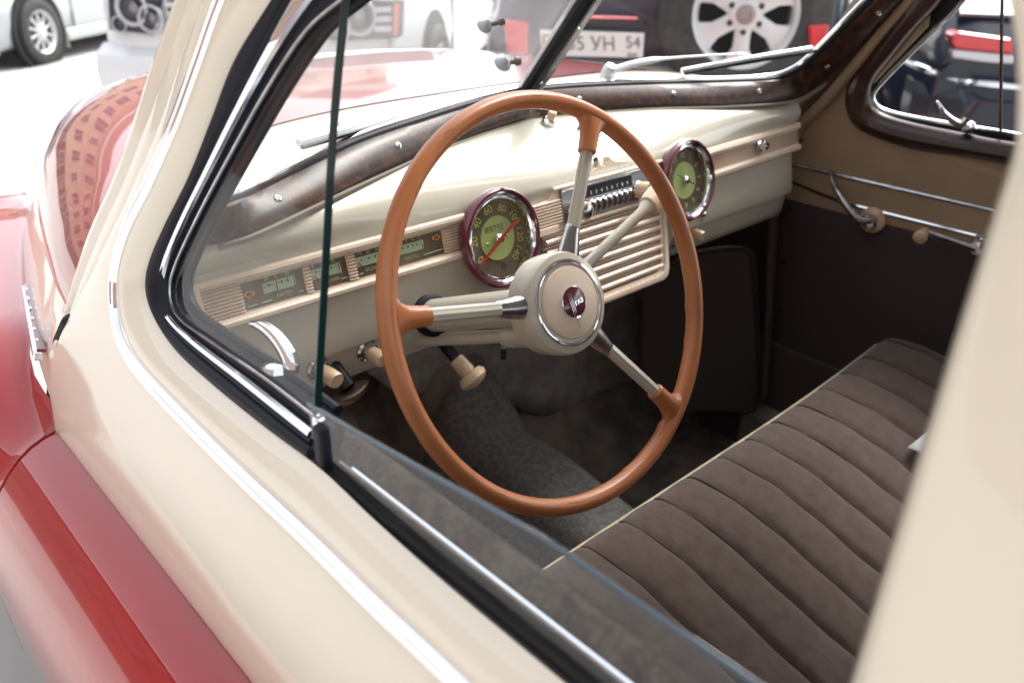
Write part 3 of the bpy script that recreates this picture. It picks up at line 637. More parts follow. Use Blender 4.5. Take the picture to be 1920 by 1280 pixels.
for dg in(119.5, 11.0, -128.6): spoke(dg)
build('hub', MB().lathe([(.0500, -.030), (.0545, -.026), (.0555, -.012), (.0555, .004), (.0535, .0080), (.0475, .0098), (.0465, .0092)], WC, n_, 64), M['spoke'], SW)
build('hub_ring', MB().lathe([(.0468, .0085), (.0462, .0112), (.0448, .0116), (.0440, .0098), (.0432, .0112), (.0424, .0100), (.0420, .002)], WC, n_, 64, caps=False), M['chrome'], SW)
build('hub_well', MB().lathe([(.0425, .0030), (.039, -.001), (0, -.001)], WC, n_, 48), M['black'], SW)
BC = WC+we1*(-.0022)
build('horn_button', MB().lathe([(.0388, .000), (.0392, .0095), (.0380, .0115), (.030, .0132), (.015, .0142), (0, .0145)], BC, n_, 64), M['ivory'], SW)
rt = -we1; BD = BC+n_*.0146
bd = build('badge', MB().lathe([(.0165, -.002), (.0165, .0008), (.0152, .0013), (0, .0016)], BD, n_, 40), M['burg'], SW)
build('badge_ring', MB().lathe([(.0169, -.002), (.0169, .0010), (.0165, .0013), (.0162, .0010)], BD, n_, 40, caps=False), M['chrome'], SW)
th = R(24); bx_, by_ = rt*math.cos(th)+we2*math.sin(th)*.8, we2*math.cos(R(6))-rt*math.sin(R(-6))
bx_ = nrm(rt+we2*.18); by_ = nrm(we2+rt*-.12)
for k in(-.0062, -.0042, -.0022):
    p0 = BD+bx_*(k)+by_*.0130; p1 = BD+bx_*(k)-by_*.0145
    build('badge_line', MB().tube([p0+n_*.0012, (p0+p1)/2+n_*.0019, p1+n_*.0012], .0003, 6), M['chrome'], SW)
build('badge_line', MB().tube([BD-bx_*.0156+by_*.0012+n_*.0012, BD+by_*.0012+n_*.0019, BD+bx_*.0148+by_*.0046+n_*.0012], .0004, 6), M['chrome'], SW)
text('badge_lettering', 'ГАЗ', BD+bx_*.0058-by_*.0024+n_*.0017, bx_, by_, .0047, M['chrome'], SW, .0002, weight=.00002)
build('button_crack', MB().tube([WP(.0155, -95, .0143), WP(.026, -97, .0136), WP(.037, -99, .0116)], .00022, 4), M['slot'], SW)
# ---- floor, firewall and carpets
FL = build('floor', MB().loft([[(-.66-.03*(z < -.5), y, z), (-.16, y, z), (.09, y, z), (.62+.05*(z < -.5), y, z)] for y, z in((.42, -.04), (.44, -.46), (.16, -.755), (-1.0, -.755), (-2.3, -.70))]), M['floor'], CAR, smooth=0)
def hump(x, y):
    k = math.exp(-(((x+.035)/.125)**4)); f = min(1, max(0, (y+.1)/.45)); return -.752+k*(.20+.05*f)+max(0, y-.19)*.9
build('tunnel', MB().grid(lambda x, y: (x, y, hump(x, y)), np.linspace(-.28, .22, 30), np.linspace(-.5, .42, 20)), M['floor'], FL)
# loose carpet over the tunnel
def tm(a, b):
    y = -.42+b*.70; x0, x1 = -.30-.03*b, .075+.02*math.sin(b*5); x = x0+(x1-x0)*a
    if b > .9: 
        k = (b-.9)/.1; x = x0+(x1-x0)*(a*(1-.25*k)+.16*k)
    return (x, y, hump(x, y)+.010+.003*math.sin(x*31+y*17)+.003*math.sin(y*23))
mb = MB().grid(tm, np.linspace(0, 1, 34), np.linspace(0, 1, 40)); o = build('floor_mat', mb, M['carpet'], None, solid=.010)
tag(o, 'worn grey carpet piece draped over the tunnel below the steering wheel', 'floor mat')
o = build('floor_mat', MB().grid(lambda a, b: (-.66+a*.42, -.35+b*.77, (-.742+.004*math.sin(a*9+b*4) if -.35+b*.77 < .14 else -.742+(-.35+b*.77-.14)*1.03)+.004), np.linspace(0, 1, 14), np.linspace(0, 1, 26)), M['flap'], None, solid=.008)
tag(o, 'dark carpet on the driver floor beside the door, under the steering column', 'floor mat')
# hanging felt on the firewall
pl = [(640, 590), (690, 700), (760, 742), (800, 731), (850, 727), (900, 735), (955, 757), (1010, 776), (1065, 775), (1120, 771), (1180, 764), (1200, 690), (1205, 620), (1195, 560), (1000, 520)]
P = spline([pp(q, [0, 1, -.12], (0, .30, -.6)) for q in pl[1:13]], 44)
topz = -.15
mb = MB(); mb.loft([[(p[0], p[1]+(.02*math.sin(i*.5)+.01)*k+(0 if k < .05 else .03*k), p[2]+(topz-p[2])*k) for i, p in enumerate(P)] for k in np.linspace(0, 1, 10)])
o = build('felt_flap', mb, M['flap'], None, solid=.006); tag(o, 'dark grey felt insulation flap hanging from the firewall behind the wheel', 'felt')
kn = nrm((.28, .36, .0)); kp = [(1205, 530), (1250, 500), (1310, 472), (1360, 464), (1395, 464), (1410, 478), (1415, 520), (1422, 640), (1424, 730), (1415, 765), (1390, 775), (1200, 770)]
KP = [pp(q, kn, (.555, .02, 0)) for q in kp]
o = build('kick_pad', MB().add(KP+[p-kn*-.02 for p in KP], [tuple(range(len(KP))), tuple(range(2*len(KP)-1, len(KP)-1, -1))]+[(i, i+len(KP), (i+1) % len(KP)+len(KP), (i+1) % len(KP)) for i in range(len(KP))]), M['kick'] if 0 else mat('pad_cloth', (.085, .068, .058), .95), CAR, smooth=0, bevel=.008)
build('binding', MB().tube(spline([p+kn*-.004 for p in KP[:-1]], 50), .0035, 6), mat('pad_edge', (.05, .036, .028), .8), o)
build('door_post', MB().tube([pp((1452, 375), [1, 0, 0], (.60, 0, 0)), pp((1432, 745), [1, 0, 0], (.60, 0, 0))], .010, 8), M['kick'], CAR)

build('side_lining', MB().loft([[(.652, -.10, -.05), (.652, -.10, -.50), (.645, -.10, -.82)], [(.645, .46, -.05), (.645, .46, -.5), (.645, .46, -.82)]]), M['cardark'], FL, smooth=0)
build('door_sill', MB().loft([[(.655, y, -.60), (.60, y, -.63), (.60, y, -.76), (.66, y, -.76)] for y in(.03, -2.2)]), M['floor'], FL, smooth=0)
build('side_lining', MB().loft([[(-.715, y, -.20), (-.70, y, -.76)] for y in(.46, .02)]), M['cardark'], FL, smooth=0)

# ---- bench seat
SEAT = build('bench_seat', MB().loft([[(x, y, z) for y, z in((-.30, -.70), (-.262, -.44), (-.258, -.352), (-.275, -.353), (-.55, -.41), (-.86, -.45), (-.86, -.70))] for x in(-.655, .600)], False, True, True), M['seat'], CAR, smooth=0, label='dark brown velvet bench seat with stitched pleats')
SY = [-.262, -.275, -.300, -.335, -.372, -.43, -.50, -.58, -.66, -.75, -.85]; SZ = [-.347, -.333, -.329, -.331, -.335, -.350, -.373, -.396, -.412, -.424, -.430]
sec = spline(list(zip(SY, SZ)), 48)
ed = np.gradient(sec, axis=0); nr = np.stack([-ed[:, 1], ed[:, 0]], 1); nr /= np.linalg.norm(nr, axis=1)[:, None]; nr *= np.sign(nr[:, 1])[:, None]
def seat_rise(x): return .022*max(0, (x-.1)/.45)**2
seams = [-.655]+[-.548+.0776*k for k in range(14)]+[.545, .600]
seams = sorted(set(round(s, 4) for s in seams))
for k in range(len(seams)-1):
    a, b = seams[k], seams[k+1]; ln = np.linspace(0, 1, 13)
    def pt(t, i):
        x = a+(b-a)*t; w_ = max(0, math.sin(math.pi*t))**.38; fr = min(1, (i/6))
        h = (.0042+.0055*min(1, i/14))*w_*(.35+.65*fr)-.0015
        drop = 0
        if b > .599: drop = -.05*t**2.2
        if a < -.65: drop = -.03*(1-t)**2.5
        xo = x
        p = sec[i]+nr[i]*h
        return (xo+.0012*math.sin(i*.22+k*1.7), p[0], p[1]+seat_rise(x)+drop+.0008*math.sin(i*.9+x*60))
    build('seat_pleat', MB().grid(pt, ln, range(len(sec))), M['seat'], SEAT, smooth=60)
for b in seams[1:-1]:
    build('seam', MB().tube([(b+.0012*math.sin(i*.22), sec[i][0]+nr[i][0]*-.0008, sec[i][1]+nr[i][1]*-.0008+seat_rise(b)) for i in range(1, len(sec)-8)], .0011, 5), M['slot'], SEAT)
build('piping', MB().tube([(x, -.2605, -.349+seat_rise(x)) for x in np.linspace(-.65, .545, 30)], .0027, 10), M['piping'], SEAT)
build('backrest', MB().loft([[(x, y, z) for y, z in((-.80, -.40), (-.86, -.1), (-.93, .10), (-.96, .13), (-1.0, .12), (-1.02, .05), (-.95, -.5))] for x in np.linspace(-.65, .6, 12)], False, True, True), M['seat'], SEAT)
c = pp((1702, 838), [0, 0, 1], (0, 0, -.335)); e0 = nrm((1, .35, 0)); e1_ = nrm((.2, -1, -.05))
o = build('paper', MB().loft([[c, c+e1_*.10], [c+V(.09, -.02, 0)+e0*.05, c+e0*.15+e1_*.12]]), mat('paper_white', (.75, .75, .74), .8), None, solid=.001); tag(o, 'sheet of white paper lying on the brown seat behind the door pillar', 'paper')

# ---- driver door
TH = V(1, 0, -.25)
def dp(q, o=0.0): return pp(q, TH, (-.745-o, 0, 0))
T_ = [(480, -160), (411, 0), (370, 115), (328, 230), (280, 340), (239, 423), (217, 498), (214, 568), (226, 634), (259, 693), (340, 780), (449, 889), (586, 1018), (700, 1131), (868, 1290), (1100, 1520), (1500, 1900)]
RO = [(600, -150), (508, 0), (437, 115), (393, 230), (352, 335), (308, 422), (279, 490), (272, 540), (287, 592), (328, 655), (400, 722), (500, 803), (600, 878), (700, 972), (830, 1088), (1060, 1280), (1400, 1560)]
G_ = [(430, -160), (380, 0), (337, 115), (298, 230), (253, 340), (213, 427), (170, 510), (131, 592)]
T3 = dense([dp(q, .010) for q in T_], 8); RO3 = dense([dp(q, .0) for q in RO], 8)
IN3 = RO3.copy()
DOOR = None
c = RO3-T3; hx = V(-1, 0, .25)/np.linalg.norm(V(-1, 0, .25))
kk = np.clip((np.arange(len(T3))-70)/20, 0, 1)[:, None]
DOOR = build('driver_door', MB().loft([T3+V(.004, 0, 0), T3+c*.10+hx*.000, T3+c*.25+hx*.0055, T3+c*.5+hx*.0085, T3+c*.72+hx*.0070, T3+c*.90+hx*.003, RO3, RO3+V(.001, 0, -.002), RO3+V(.004, 0, -.03)]), M['cream'], CAR, smooth=80, label='cream upper driver door with slim chrome strip')
# outer skin from the strip down to the red line
G3 = [dp(q, .0) for q in G_]+[pp((112, 632), [1, 0, 0], (-.760, 0, 0)), pp((97, 680), [1, 0, 0], (-.762, 0, 0)), pp((94, 740), [1, 0, 0], (-.765, 0, 0)), pp((102, 795), [1, 0, 0], (-.768, 0, 0))]
Lr = [pp((190, 920), [1, 0, 0], (-.769, 0, 0)), pp((280, 1040), [1, 0, 0], (-.770, 0, 0)), pp((460, 1280), [1, 0, 0], (-.770, 0, 0))]
g = np.array(G3)
skin_top = dense([dp(q, .010) for q in T_], 8)
lowline = lambda y: V(-.770, y, -.235-.05*max(0, .3-y)+.012*max(0, .3-y)**2)
# front edge of the door = pillar gap then the wing gap; parametrise both rails by matching counts
TA = dense([dp(q, .010) for q in T_[:9]], 10); GA = dense(G3[:9], 10)
TB = dense([dp(q, .010) for q in T_[8:]], 8); n = len(TB)
GB = dense(G3[8:], 8); m = len(GB); 
LB = np.array([lowline(y) for y in np.linspace(GB[-1][1], -1.25, n-m+1)])
lo = np.vstack([GB[:-1], LB]); lo = spline(lo, n); 
TOPR = np.vstack([TA[:-1], TB]); LOWR = np.vstack([GA[:-1], lo]); nA = len(TA)-1
amp = np.r_[np.full(nA, 0.0)+.004*np.clip((nA-np.arange(nA))/25, 0, 1), .016*np.clip(np.arange(n)/26, 0, 1)**1.3][:, None]
rg = [LOWR*0+TOPR+V(.003, 0, 0)]
for t in(0, .012, .06, .15, .3, .5, .7, .85, .94, .985, 1): 
    rg.append(TOPR+(LOWR-TOPR)*t+V(-1, 0, .1)*(math.sin(math.pi*t)**.8)*amp)
rg.append(LOWR+V(.003, .001, -.001)); rg.append(LOWR+V(.02, .002, -.003)); build('door_skin', MB().loft(rg), M['cream'], DOOR, smooth=70)
# chrome strip with a groove
Td = spline([dp(q, .0135) for q in T_], 150); tg = np.gradient(Td, axis=0); tg /= np.linalg.norm(tg, axis=1)[:, None]
sd_ = np.cross(tg, hx); sd_ /= np.linalg.norm(sd_, axis=1)[:, None]
rg = []
for w_, h_ in((-.0078, -.006), (-.0078, .0005), (-.0055, .0032), (-.0025, .0036), (-.0008, .0012), (.0008, .0012), (.0025, .0036), (.0055, .0032), (.0078, .0005), (.0078, -.006)): rg.append(Td+sd_*w_+hx*h_)
build('chrome_strip', MB().loft(rg), M['chrome'], DOOR, smooth=40)
# vent window: rubber, chrome frame, glass
def rail_px(l, o): return dense([dp(q, o) for q in l], 8)
RB = [(650, -120), (560, -20), (490, 110), (430, 230), (377, 340), (337, 422), (310, 490), (302, 541), (312, 588), (352, 636), (449, 714), (508, 761), (585, 822)]
RA = RO[0:13]; RA = [RO[0], RO[1], RO[2], RO[3], RO[4], RO[5], RO[6], RO[7], RO[8], RO[9], RO[10], (500, 803), (580, 862)]
A = rail_px(RA, -.001); B = rail_px(RB, -.004); c = B-A
build('vent_rubber', MB().loft([A+V(.010, 0, 0), A+hx*.000, A+c*.3+hx*.004, A+c*.6+hx*.002, A+c*.72-hx*.003, A+c*.86+hx*.003, B+hx*.001, B+V(.015, 0, 0)]), M['rubber'], DOOR, smooth=70)
VB = [(720, -60), (640, -2), (570, 60), (500, 165), (430, 290), (372, 400), (326, 500), (316, 552), (334, 596), (392, 640), (488, 706), (540, 745), (592, 786)]
C_ = rail_px(VB, -.010); B2 = rail_px(RB, -.006); c = C_-B2
FRM = build('vent_frame', MB().loft([B2+V(.010, 0, 0), B2+hx*.002, B2+c*.20+hx*.0050, B2+c*.42+hx*.004, B2+c*.48+hx*.001]), M['chrome'], DOOR, smooth=40)
build('frame_channel', MB().loft([B2+c*.47+hx*.0012, B2+c*.55-hx*.003, B2+c*.80-hx*.004, C_-hx*.002, C_+V(.004, 0, 0), C_+V(.022, 0, 0)]), M['rubber'], DOOR)
build('inner_bead', MB().tube(C_-hx*.001, .0016, 6), M['oldchrome'], DOOR)
Ci = C_+V(.020, 0, 0); build('inner_seal', MB().tube(Ci, .0045, 8), M['rubber'], DOOR)
# glass of the vent: 6 mm slab with a ground rear edge
edge = [dp(q, -.012) for q in((655, -80), (643, 5), (620, 250), (600, 600), (589, 792))]
E3 = spline(edge, len(C_)); pol = list(C_+V(.006, 0, 0))
rgs = [C_+V(.004, 0, 0)+(E3-C_)*t for t in np.linspace(0, 1, 10)]
VG = build('vent_glass', MB().loft(rgs), M['glass'], DOOR, smooth=60)
tgE = np.gradient(E3, axis=0); tgE /= np.linalg.norm(tgE, axis=1)[:, None]; back = nrm(np.cross(tgE[5], hx)); back = back if back[1] < 0 else -back
build('glass_edge', MB().loft([[p+hx*.0015, p+hx*.0015+back*.0012, p-hx*.0050+back*.0012, p-hx*.005] for p in E3], True, True, True), M['edgeglass'], DOOR, smooth=0)
# latch of the vent
lp = [(470, 607), (492, 613), (516, 632), (534, 656), (545, 682), (540, 700), (518, 704), (488, 702), (466, 694)]
LP = spline([dp(q, -.034 if i < 6 else -.024) for i, q in enumerate(lp)], 40)
rr = np.interp(np.linspace(0, 1, 40), [0, .1, .35, .6, .72, .85, 1], [.0030, .0056, .0085, .0105, .0118, .0100, .0085])
build('vent_latch', MB().tube(LP, rr, 14, flat=.62, ref=(-1, 0, .25)), M['chrome'], DOOR)
# sill: dark channel, chrome bead, worn wood, glass
ys = np.linspace(-.335, -1.3, 24); def_ = lambda x, z: [(x, y, z) for y in ys]
S0 = [RO3[i] for i in range(len(RO3))]
build('window_channel', MB().loft([[(-.7345, y, .024), (-.735, y, -.03), (-.716, y, -.03), (-.716, y, .03)] for y in ys]), M['felt'], DOOR, smooth=0)
build('channel_lip', MB().loft([[(-.7350, y, .024), (-.7365, y, .008), (-.7315, y, .006), (-.7312, y, .016)] for y in ys], True, True, True), mat('lip_grey', (.10, .11, .10), .5), DOOR, smooth=0)
build('felt_strip', MB().loft([[(-.7335, y, .030+.002*math.sin(y*90)), (-.7325, y, .006), (-.7275, y, .006), (-.7265, y, .031)] for y in np.linspace(-.35, -1.3, 160)], True, True, True), M['felt'], DOOR, smooth=0)
build('chrome_bead', MB().tube([(-.7235, y, .0395) for y in ys[0:]], .0030, 10), M['chrome'], DOOR)
build('sill_garnish', MB().loft([[(-.7215, y, .030), (-.7215, y, .043), (-.718, y, .0495), (-.711, y, .0525), (-.703, y, .050), (-.697, y, .043), (-.695, y, .025), (-.690, y, -.10)] for y in ys]), M['sillwood'], DOOR, smooth=60)
gz = lambda y: .078+.027*min(1, max(0, (-.345-y)/.25))
WG = build('window_glass', MB().loft([[(-.7305, y, z) for z in np.linspace(-.02, gz(y), 6)] for y in np.linspace(-.345, -1.3, 30)]), M['sideglass'], DOOR)
build('glass_edge', MB().tube([(-.7305, y, gz(y)) for y in np.linspace(-.345, -1.3, 40)], .0019, 8), M['edgetop'], DOOR)
p = dp((597, 835), -.004); build('division_post', MB().loft([[p+V(-.006+a, b-.008, z) for a, b in((0, -.006), (0, .006), (.022, .006), (.022, -.006))] for z in(-.03, .0, .022)], True, True, True), M['rubber'], DOOR, smooth=0, bevel=.003)
build('post_cap', MB().loft([[p+V(-.003+a, b-.001, z) for a, b in((0, -.005), (0, .004), (.010, .004), (.010, -.005))] for z in(.0, .020, .027)], True, True, True), M['chrome'], DOOR, smooth=0, bevel=.003)
build('inner_panel', MB().loft([[(-.692, y, .03), (-.688, y, -.12), (-.68, y, -.70)] for y in ys]), M['cardark'], DOOR, smooth=0)
# rear upright of the window frame
pz = np.r_[np.linspace(-.02, .30, 9), np.linspace(.31, .50, 40)]; bx = lambda z: -.7475+.25*z
_e = sorted([(p[2], p[1]) for p in (dp(q, .003) for q in((1440, 1750), (1580, 1280), (1685, 930), (1785, 600), (1882, 300), (1886, 160), (1880, 70), (1866, 0), (1838, -70), (1790, -140)))])
def by(z): return float(np.interp(z, [e[0] for e in _e], [e[1] for e in _e]))
def by_old(z): return -.742-.012*min(1, max(0, (.25-z)/.2))+(.10*max(0, (z-.355)/.1)**2 if z > .355 else 0)
rg = []
for a, b in((.050, .012), (.030, .004), (.012, .000), (.004, -.003), (.000, -.010), (-.003, -.022), (-.0045, -.05), (-.004, -.12), (-.001, -.2), (0, -.30), (0, -.36)):
    rg.append([(bx(z)+a, by(z)+b if b > -.05 else -.757+b*1.0, z) for z in pz])
build('rear_upright', MB().loft(rg), M['cream'], DOOR, smooth=80)
build('top_rail', MB().tube([(bx(.40)-.0, y, .415+.05*math.sin((y+.3)*-1.2)) for y in np.linspace(-.30, -1.9, 12)], .03, 10), M['cream'], DOOR)
# red lower part of the door and red front wing: a rounded ledge then the flank
prof = [(.012, .004), (0, .001)]+[(-.120*math.sin(R(t)), -.185*(1-math.cos(R(t)))-.010*math.sin(R(t))) for t in(8, 16, 25, 34, 44, 54, 66, 78, 90)]+[(-.112, -.33), (-.09, -.45), (-.05, -.56)]
rg = []
for y in np.linspace(.292, -1.3, 30):
    b = lowline(y); k = 1-.25*max(0, (y-.0)/.3)**2*0; rg.append([(b[0]+px_*1.0, y, b[2]-.004+pz_) for px_, pz_ in prof])
rg = [[(rg[0][i][0]+.012, rg[0][i][1]+.002, rg[0][i][2]-.01) for i in range(len(prof))]]+rg
build('lower_skin', MB().loft(rg), M['red'], DOOR, smooth=70, label='red lower half of the driver door')

# ---- red wing, cream side panel, red bonnet
FY = [.30, .35, .45, .60, .90, 1.1, 1.4, 1.9]; FX = [-.765, -.757, -.737, -.702, -.622, -.558, -.48, -.34]; FZ = [-.186, -.165, -.160, -.160, -.164, -.168, -.21, -.40]
EY = [.19, .27, .40, .55, .75, .95, 1.2, 1.5, 1.75]; EX = [-.744, -.733, -.706, -.669, -.615, -.556, -.475, -.345, -.18]; EZ = [-.030, -.027, -.028, -.030, -.036, -.072, -.130, -.26, -.40]
def Ef(y): return np.interp(y, EY, EX), np.interp(y, EY, EZ)
def Ff(y): return np.interp(y, FY, FX), np.interp(y, FY, FZ)
wprof = [(.010, -.012), (0, 0), (-.08, .004), (-.20, .04), (-.34, .05), (-.48, .03), (-.62, -.03), (-.75, -.12), (-.87, -.25), (-.96, -.48), (-1.0, -.9), (-1.0, -1.6), (-.9, -2.6), (-.6, -3.4)]
def wing(side):
    rg = []
    for y in np.r_[.297, .300, .306, np.linspace(.32, 1.9, 34)]:
        x, z = Ff(y); k = min(1, max(0, (y-.306)/.20)); k = k*k*(3-2*k); pr = []
        sw = .115+.115*min(1, max(0, (y-.3)/.8)); up_ = .05*min(1, max(0, (y-.45)/.5)); b0_ = lowline(.3)
        for (a, b), (px_, pz_) in zip(wprof, [(.004, .052), (-.001, .010)]+prof[2:]):
            w1 = V(x+a*sw, z+(b*.15 if b < 0 else b*up_)); w0 = V(b0_[0]+px_, b0_[2]-.004+pz_); p = w0+(w1-w0)*k
            if y < .299: p = p+V(.008, -.006)
            pr.append((p[0] if side < 0 else 2*XC-p[0], y, p[1]))
        rg.append(pr)
    return MB().loft(rg)
WNG = build('front_wing', wing(-1), M['red'], CAR, smooth=60, label='glossy red front wing beside the driver door'); build('front_wing', wing(1), M['red'], CAR, smooth=60)
def side_panel(side):
    rg = []
    yy = np.r_[np.linspace(.19, .5, 24), np.linspace(.55, 1.75, 16)]
    for y in yy:
        ex, ez = Ef(y)
        if y < .30: fz = np.interp(y, [.19, .23, .27, .30], [-.040, -.080, -.135, -.190]); fx = np.interp(y, [.19, .30], [-.752, -.765])
        else: fx, fz = Ff(y)
        pr = []
        for t in np.linspace(0, 1, 7): pr.append((ex+(fx-ex)*t-.006*math.sin(math.pi*t), y, ez+(fz-ez)*t))
        pr = [(ex+.006, y, ez-.002)]+pr+[(fx+.01, y, fz-.004)]
        rg.append([(p if side < 0 else (2*XC-p[0], p[1], p[2])) for p in pr])
    return MB().loft(rg)
SPN = build('side_panel', side_panel(-1), M['cream'], CAR, smooth=60, label='cream panel between red bonnet and red wing'); build('side_panel', side_panel(1), M['cream'], CAR, smooth=60)
CY = [.15, .25, .5, .7, .9, 1.2, 1.5, 1.78]; CZ = [.150, .152, .150, .143, .125, .065, -.06, -.30]
def hood_z(x, y):
    ex, ez = Ef(y); zc = np.interp(y, CY, CZ); t = min(1, abs((x-XC)/(ex-XC))); return ez+(zc-ez)*max(0, 1-t**4.6)**.62
def ybk(t): return .245-.052*t**2.6
rg = []
for v_ in np.r_[np.linspace(0, .3, 8), np.linspace(.34, 1, 22)]:
    pr = []
    for a in np.linspace(-1, 1, 61):
        t = math.copysign(1-(1-abs(a))**1.7, a); y = ybk(abs(t)); y = y+(1.76-y)*v_; ex, ez = Ef(y); x = XC+(ex-XC)*-t; pr.append((x, y, hood_z(x, y)))
    rg.append(pr)
build('bonnet', MB().loft(rg), M['hood'], CAR, smooth=60, label='glossy red bonnet mirroring the ochre house')
# cowl between bonnet and screen
rg = []
for a in np.linspace(-1, 1, 41):
    t = a; y1 = ybk(abs(t))-.004; ex, ez = Ef(y1); x1 = XC+(ex-XC)*-t; z1 = hood_z(x1, y1)-.001; x0 = XC+.605*t; y0, z0 = gy(x0, zb(x0))+.012, zb(x0)-.004
    rg.append([(x0+(x1-x0)*k, y0+(y1-y0)*k, z0+(z1-z0)*k+.006*math.sin(math.pi*k)) for k in np.linspace(0, 1, 6)])
build('cowl', MB().loft(rg), M['cream'], CAR, smooth=60)
# badge on the side panel
b0, b1 = V(-.772, .33, -.020), V(-.785, .20, -.085)
b0 = pp((47, 540), [1, 0, 0], (-.713, 0, 0)); b1 = pp((73, 668), [1, 0, 0], (-.766, 0, 0))
dB = nrm(b1-b0); o1 = V(-.9, -.3, .2); o1 = nrm(o1-dB*(o1@dB)); s1 = np.cross(dB, o1)
BG = build('side_badge', MB().loft([[p+o1*a*k+s1*b*k for a, b in((-.004, -.006), (.006, -.006), (.006, .006), (-.004, .006))] for p, k in((b0, .7), ((b0+b1)/2, 1), (b1, 1.15))], True, True, True), M['chrome'], CAR, smooth=0, bevel=.002)
build('badge_inlay', MB().loft([[p+o1*a*k+s1*b*k for a, b in((-.006, -.0105), (.003, -.0105), (.003, -.0065), (-.006, -.0065))] for p, k in((b0, .7), (b1+dB*.004, 1.2))], True, True, True), M['burg'], BG, smooth=0)
for i in range(6):
    p = b0+(b1-b0)*(.14+.15*i); build('badge_letter', MB().box(p+s1*-.0115+o1*.001, (.006, .002, .003), (dB, s1, o1)), M['chrome'], BG, smooth=0)

# ---- windscreen post (driver side) and roof, rear body
S_ = [(400, -160), (337, 0), (295, 115), (257, 230), (218, 340), (178, 427), (150, 510), (129, 588)]
S3 = dense([pp(q, [1, 0, -.25], (-.728, 0, 0)) for q in S_], 8); G8 = dense(G3[:8], 8)+V(.002, .003, 0); c = G8-S3
rgp = [S3+V(.055, -.055, 0), S3+V(.02, -.012, 0), S3+c*.0, S3+c*.14+hx*.007, S3+c*.3+hx*.006, S3+c*.42+hx*.0005, S3+c*.62+hx*.002, S3+c*.85+hx*.001, G8-hx*.002, G8+V(.02, 0, 0)]
PST = build('windscreen_post', MB().loft(rgp), M['cream'], CAR, smooth=60)
mb = MB(); mb.loft([np.array([mx(p)+V(0, -.07, 0) for p in r_]) for r_ in rgp[2:7]]); build('windscreen_post', mb, M['cream'], CAR, smooth=60)
gl = G8+V(.012, .002, 0); build('door_gap', MB().tube(np.vstack([gl, np.array([pp(q, [1, 0, 0], (-.752, 0, 0)) for q in((124, 602), (111, 632), (99, 680), (96, 740))])]), .006, 6), M['black'], PST)
# gap wedge below the post
build('gap_filler', MB().add([pp(q, [1, 0, 0], (-.748, 0, 0)) for q in((120, 590), (136, 588), (133, 606), (118, 628), (107, 660), (100, 720), (94, 770), (90, 740), (98, 670), (104, 632))], [tuple(range(10))]), M['black'], PST, smooth=0)
# roof shell with headlining
def roof(x, y):
    t = (x-XC)/.60; h = .50+.055*(1-t*t)-.03*((y+1.2)/1.2)**2; return h
def rx(y): return .60
for nm, dz, m in(('roof', 0, M['cream']), ('headliner', -.03, M['headliner'])):
    build(nm, MB().grid(lambda a, y: (XC+.60*a, y, roof(XC+.60*a, y)-.06*abs(a)**6+dz), np.linspace(-1, 1, 21), np.linspace(-.26, -2.2, 20)), m, CAR)
for s in(-1, 1):
    f = lambda x: XC+s*(x)
    pil = lambda y0, y1, y2, y3: MB().loft([[(f(.70+a), y0, -.02), (f(.60+a), y2, .46)] for a in(0,)]+[[(f(.70), y1, -.02), (f(.60), y3, .46)]])
    if s > 0: build('centre_post', pil(-.76, -.86, -.74, -.84), M['headliner'], CAR, solid=.03)
    build('rear_quarter', pil(-1.75, -2.25, -1.65, -2.15), M['cream'], CAR, solid=.03)
    build('rear_side', MB().loft([[(f(.70), y, .0), (f(.735), y, -.25), (f(.82), y, -.30), (f(.85), y, -.5), (f(.80), y, -.80)] for y in((-1.25 if s < 0 else .3), -2.4)]), M['red'], CAR)
    build('rear_belt', MB().loft([[(f(.700), y, .02), (f(.725), y, -.02), (f(.737), y, -.25)] for y in((-1.10 if s < 0 else .1), -2.4)]), M['cream'], CAR)
build('rear_wall', MB().loft([[(x, -2.3, -.75), (x, -2.3, .02), (x, -2.28, .08)] for x in(-.74, .68)]), M['headliner'], CAR)
build('rear_seat', MB().loft([[(x, y, z) for y, z in((-1.5, -.7), (-1.48, -.40), (-1.55, -.34), (-2.0, -.38), (-2.15, .1), (-2.25, .12))] for x in(-.68, .62)]), M['seat'], CAR)

# ---- passenger door
def PX(y, z): return .640-.2*max(0, z-.02) if z > .02 else .640
def pd(q, o=0.0): return pp(q, [1, 0, .2], (.640-.004-o, 0, .02)) 
def panel(name, poly, m, x=.64, bev=.004, thick=.012, par=None):
    mb = MB(); mb.prism(poly, lambda a, b: (x-(.2*max(0, b-.02)), a, b), (thick, 0, 0)); return build(name, mb, m, par or CAR, smooth=0, bevel=bev)
PDR = panel('passenger_door', [(.085, -.123), (.07, -.02), (.02, .075), (-.035, .155), (-.10, .235), (-.20, .33), (-.2, .25), (-.10, .12), (-.12, .078), (-.19, .058), (-.3, .060), (-1.2, .066), (-1.2, -.123)], M['leather'])
panel('lower_panel', [(.085, -.1235), (.0, -.62), (-.9, -.62), (-1.2, -.1235)], M['cardark'], x=.641, par=PDR)
panel('kick_board', [(.036, -.452), (.0, -.66), (-.9, -.66), (-.9, -.47)], M['kick'], x=.632, par=PDR)
GO = [(1760, -90), (1690, 15), (1650, 70), (1612, 124), (1590, 162), (1588, 202), (1612, 242), (1700, 276), (1800, 292), (1880, 305), (2050, 335), (2300, 380)]
GI = [(1825, -90), (1762, 5), (1712, 60), (1672, 108), (1640, 148), (1630, 180), (1645, 210), (1705, 230), (1800, 249), (1880, 264), (2050, 292), (2300, 335)]
A = dense([pd(q, .0) for q in GO], 7); B = dense([pd(q, .0) for q in GI], 7); c = B-A; iv = V(-1, 0, -.2)/1.02
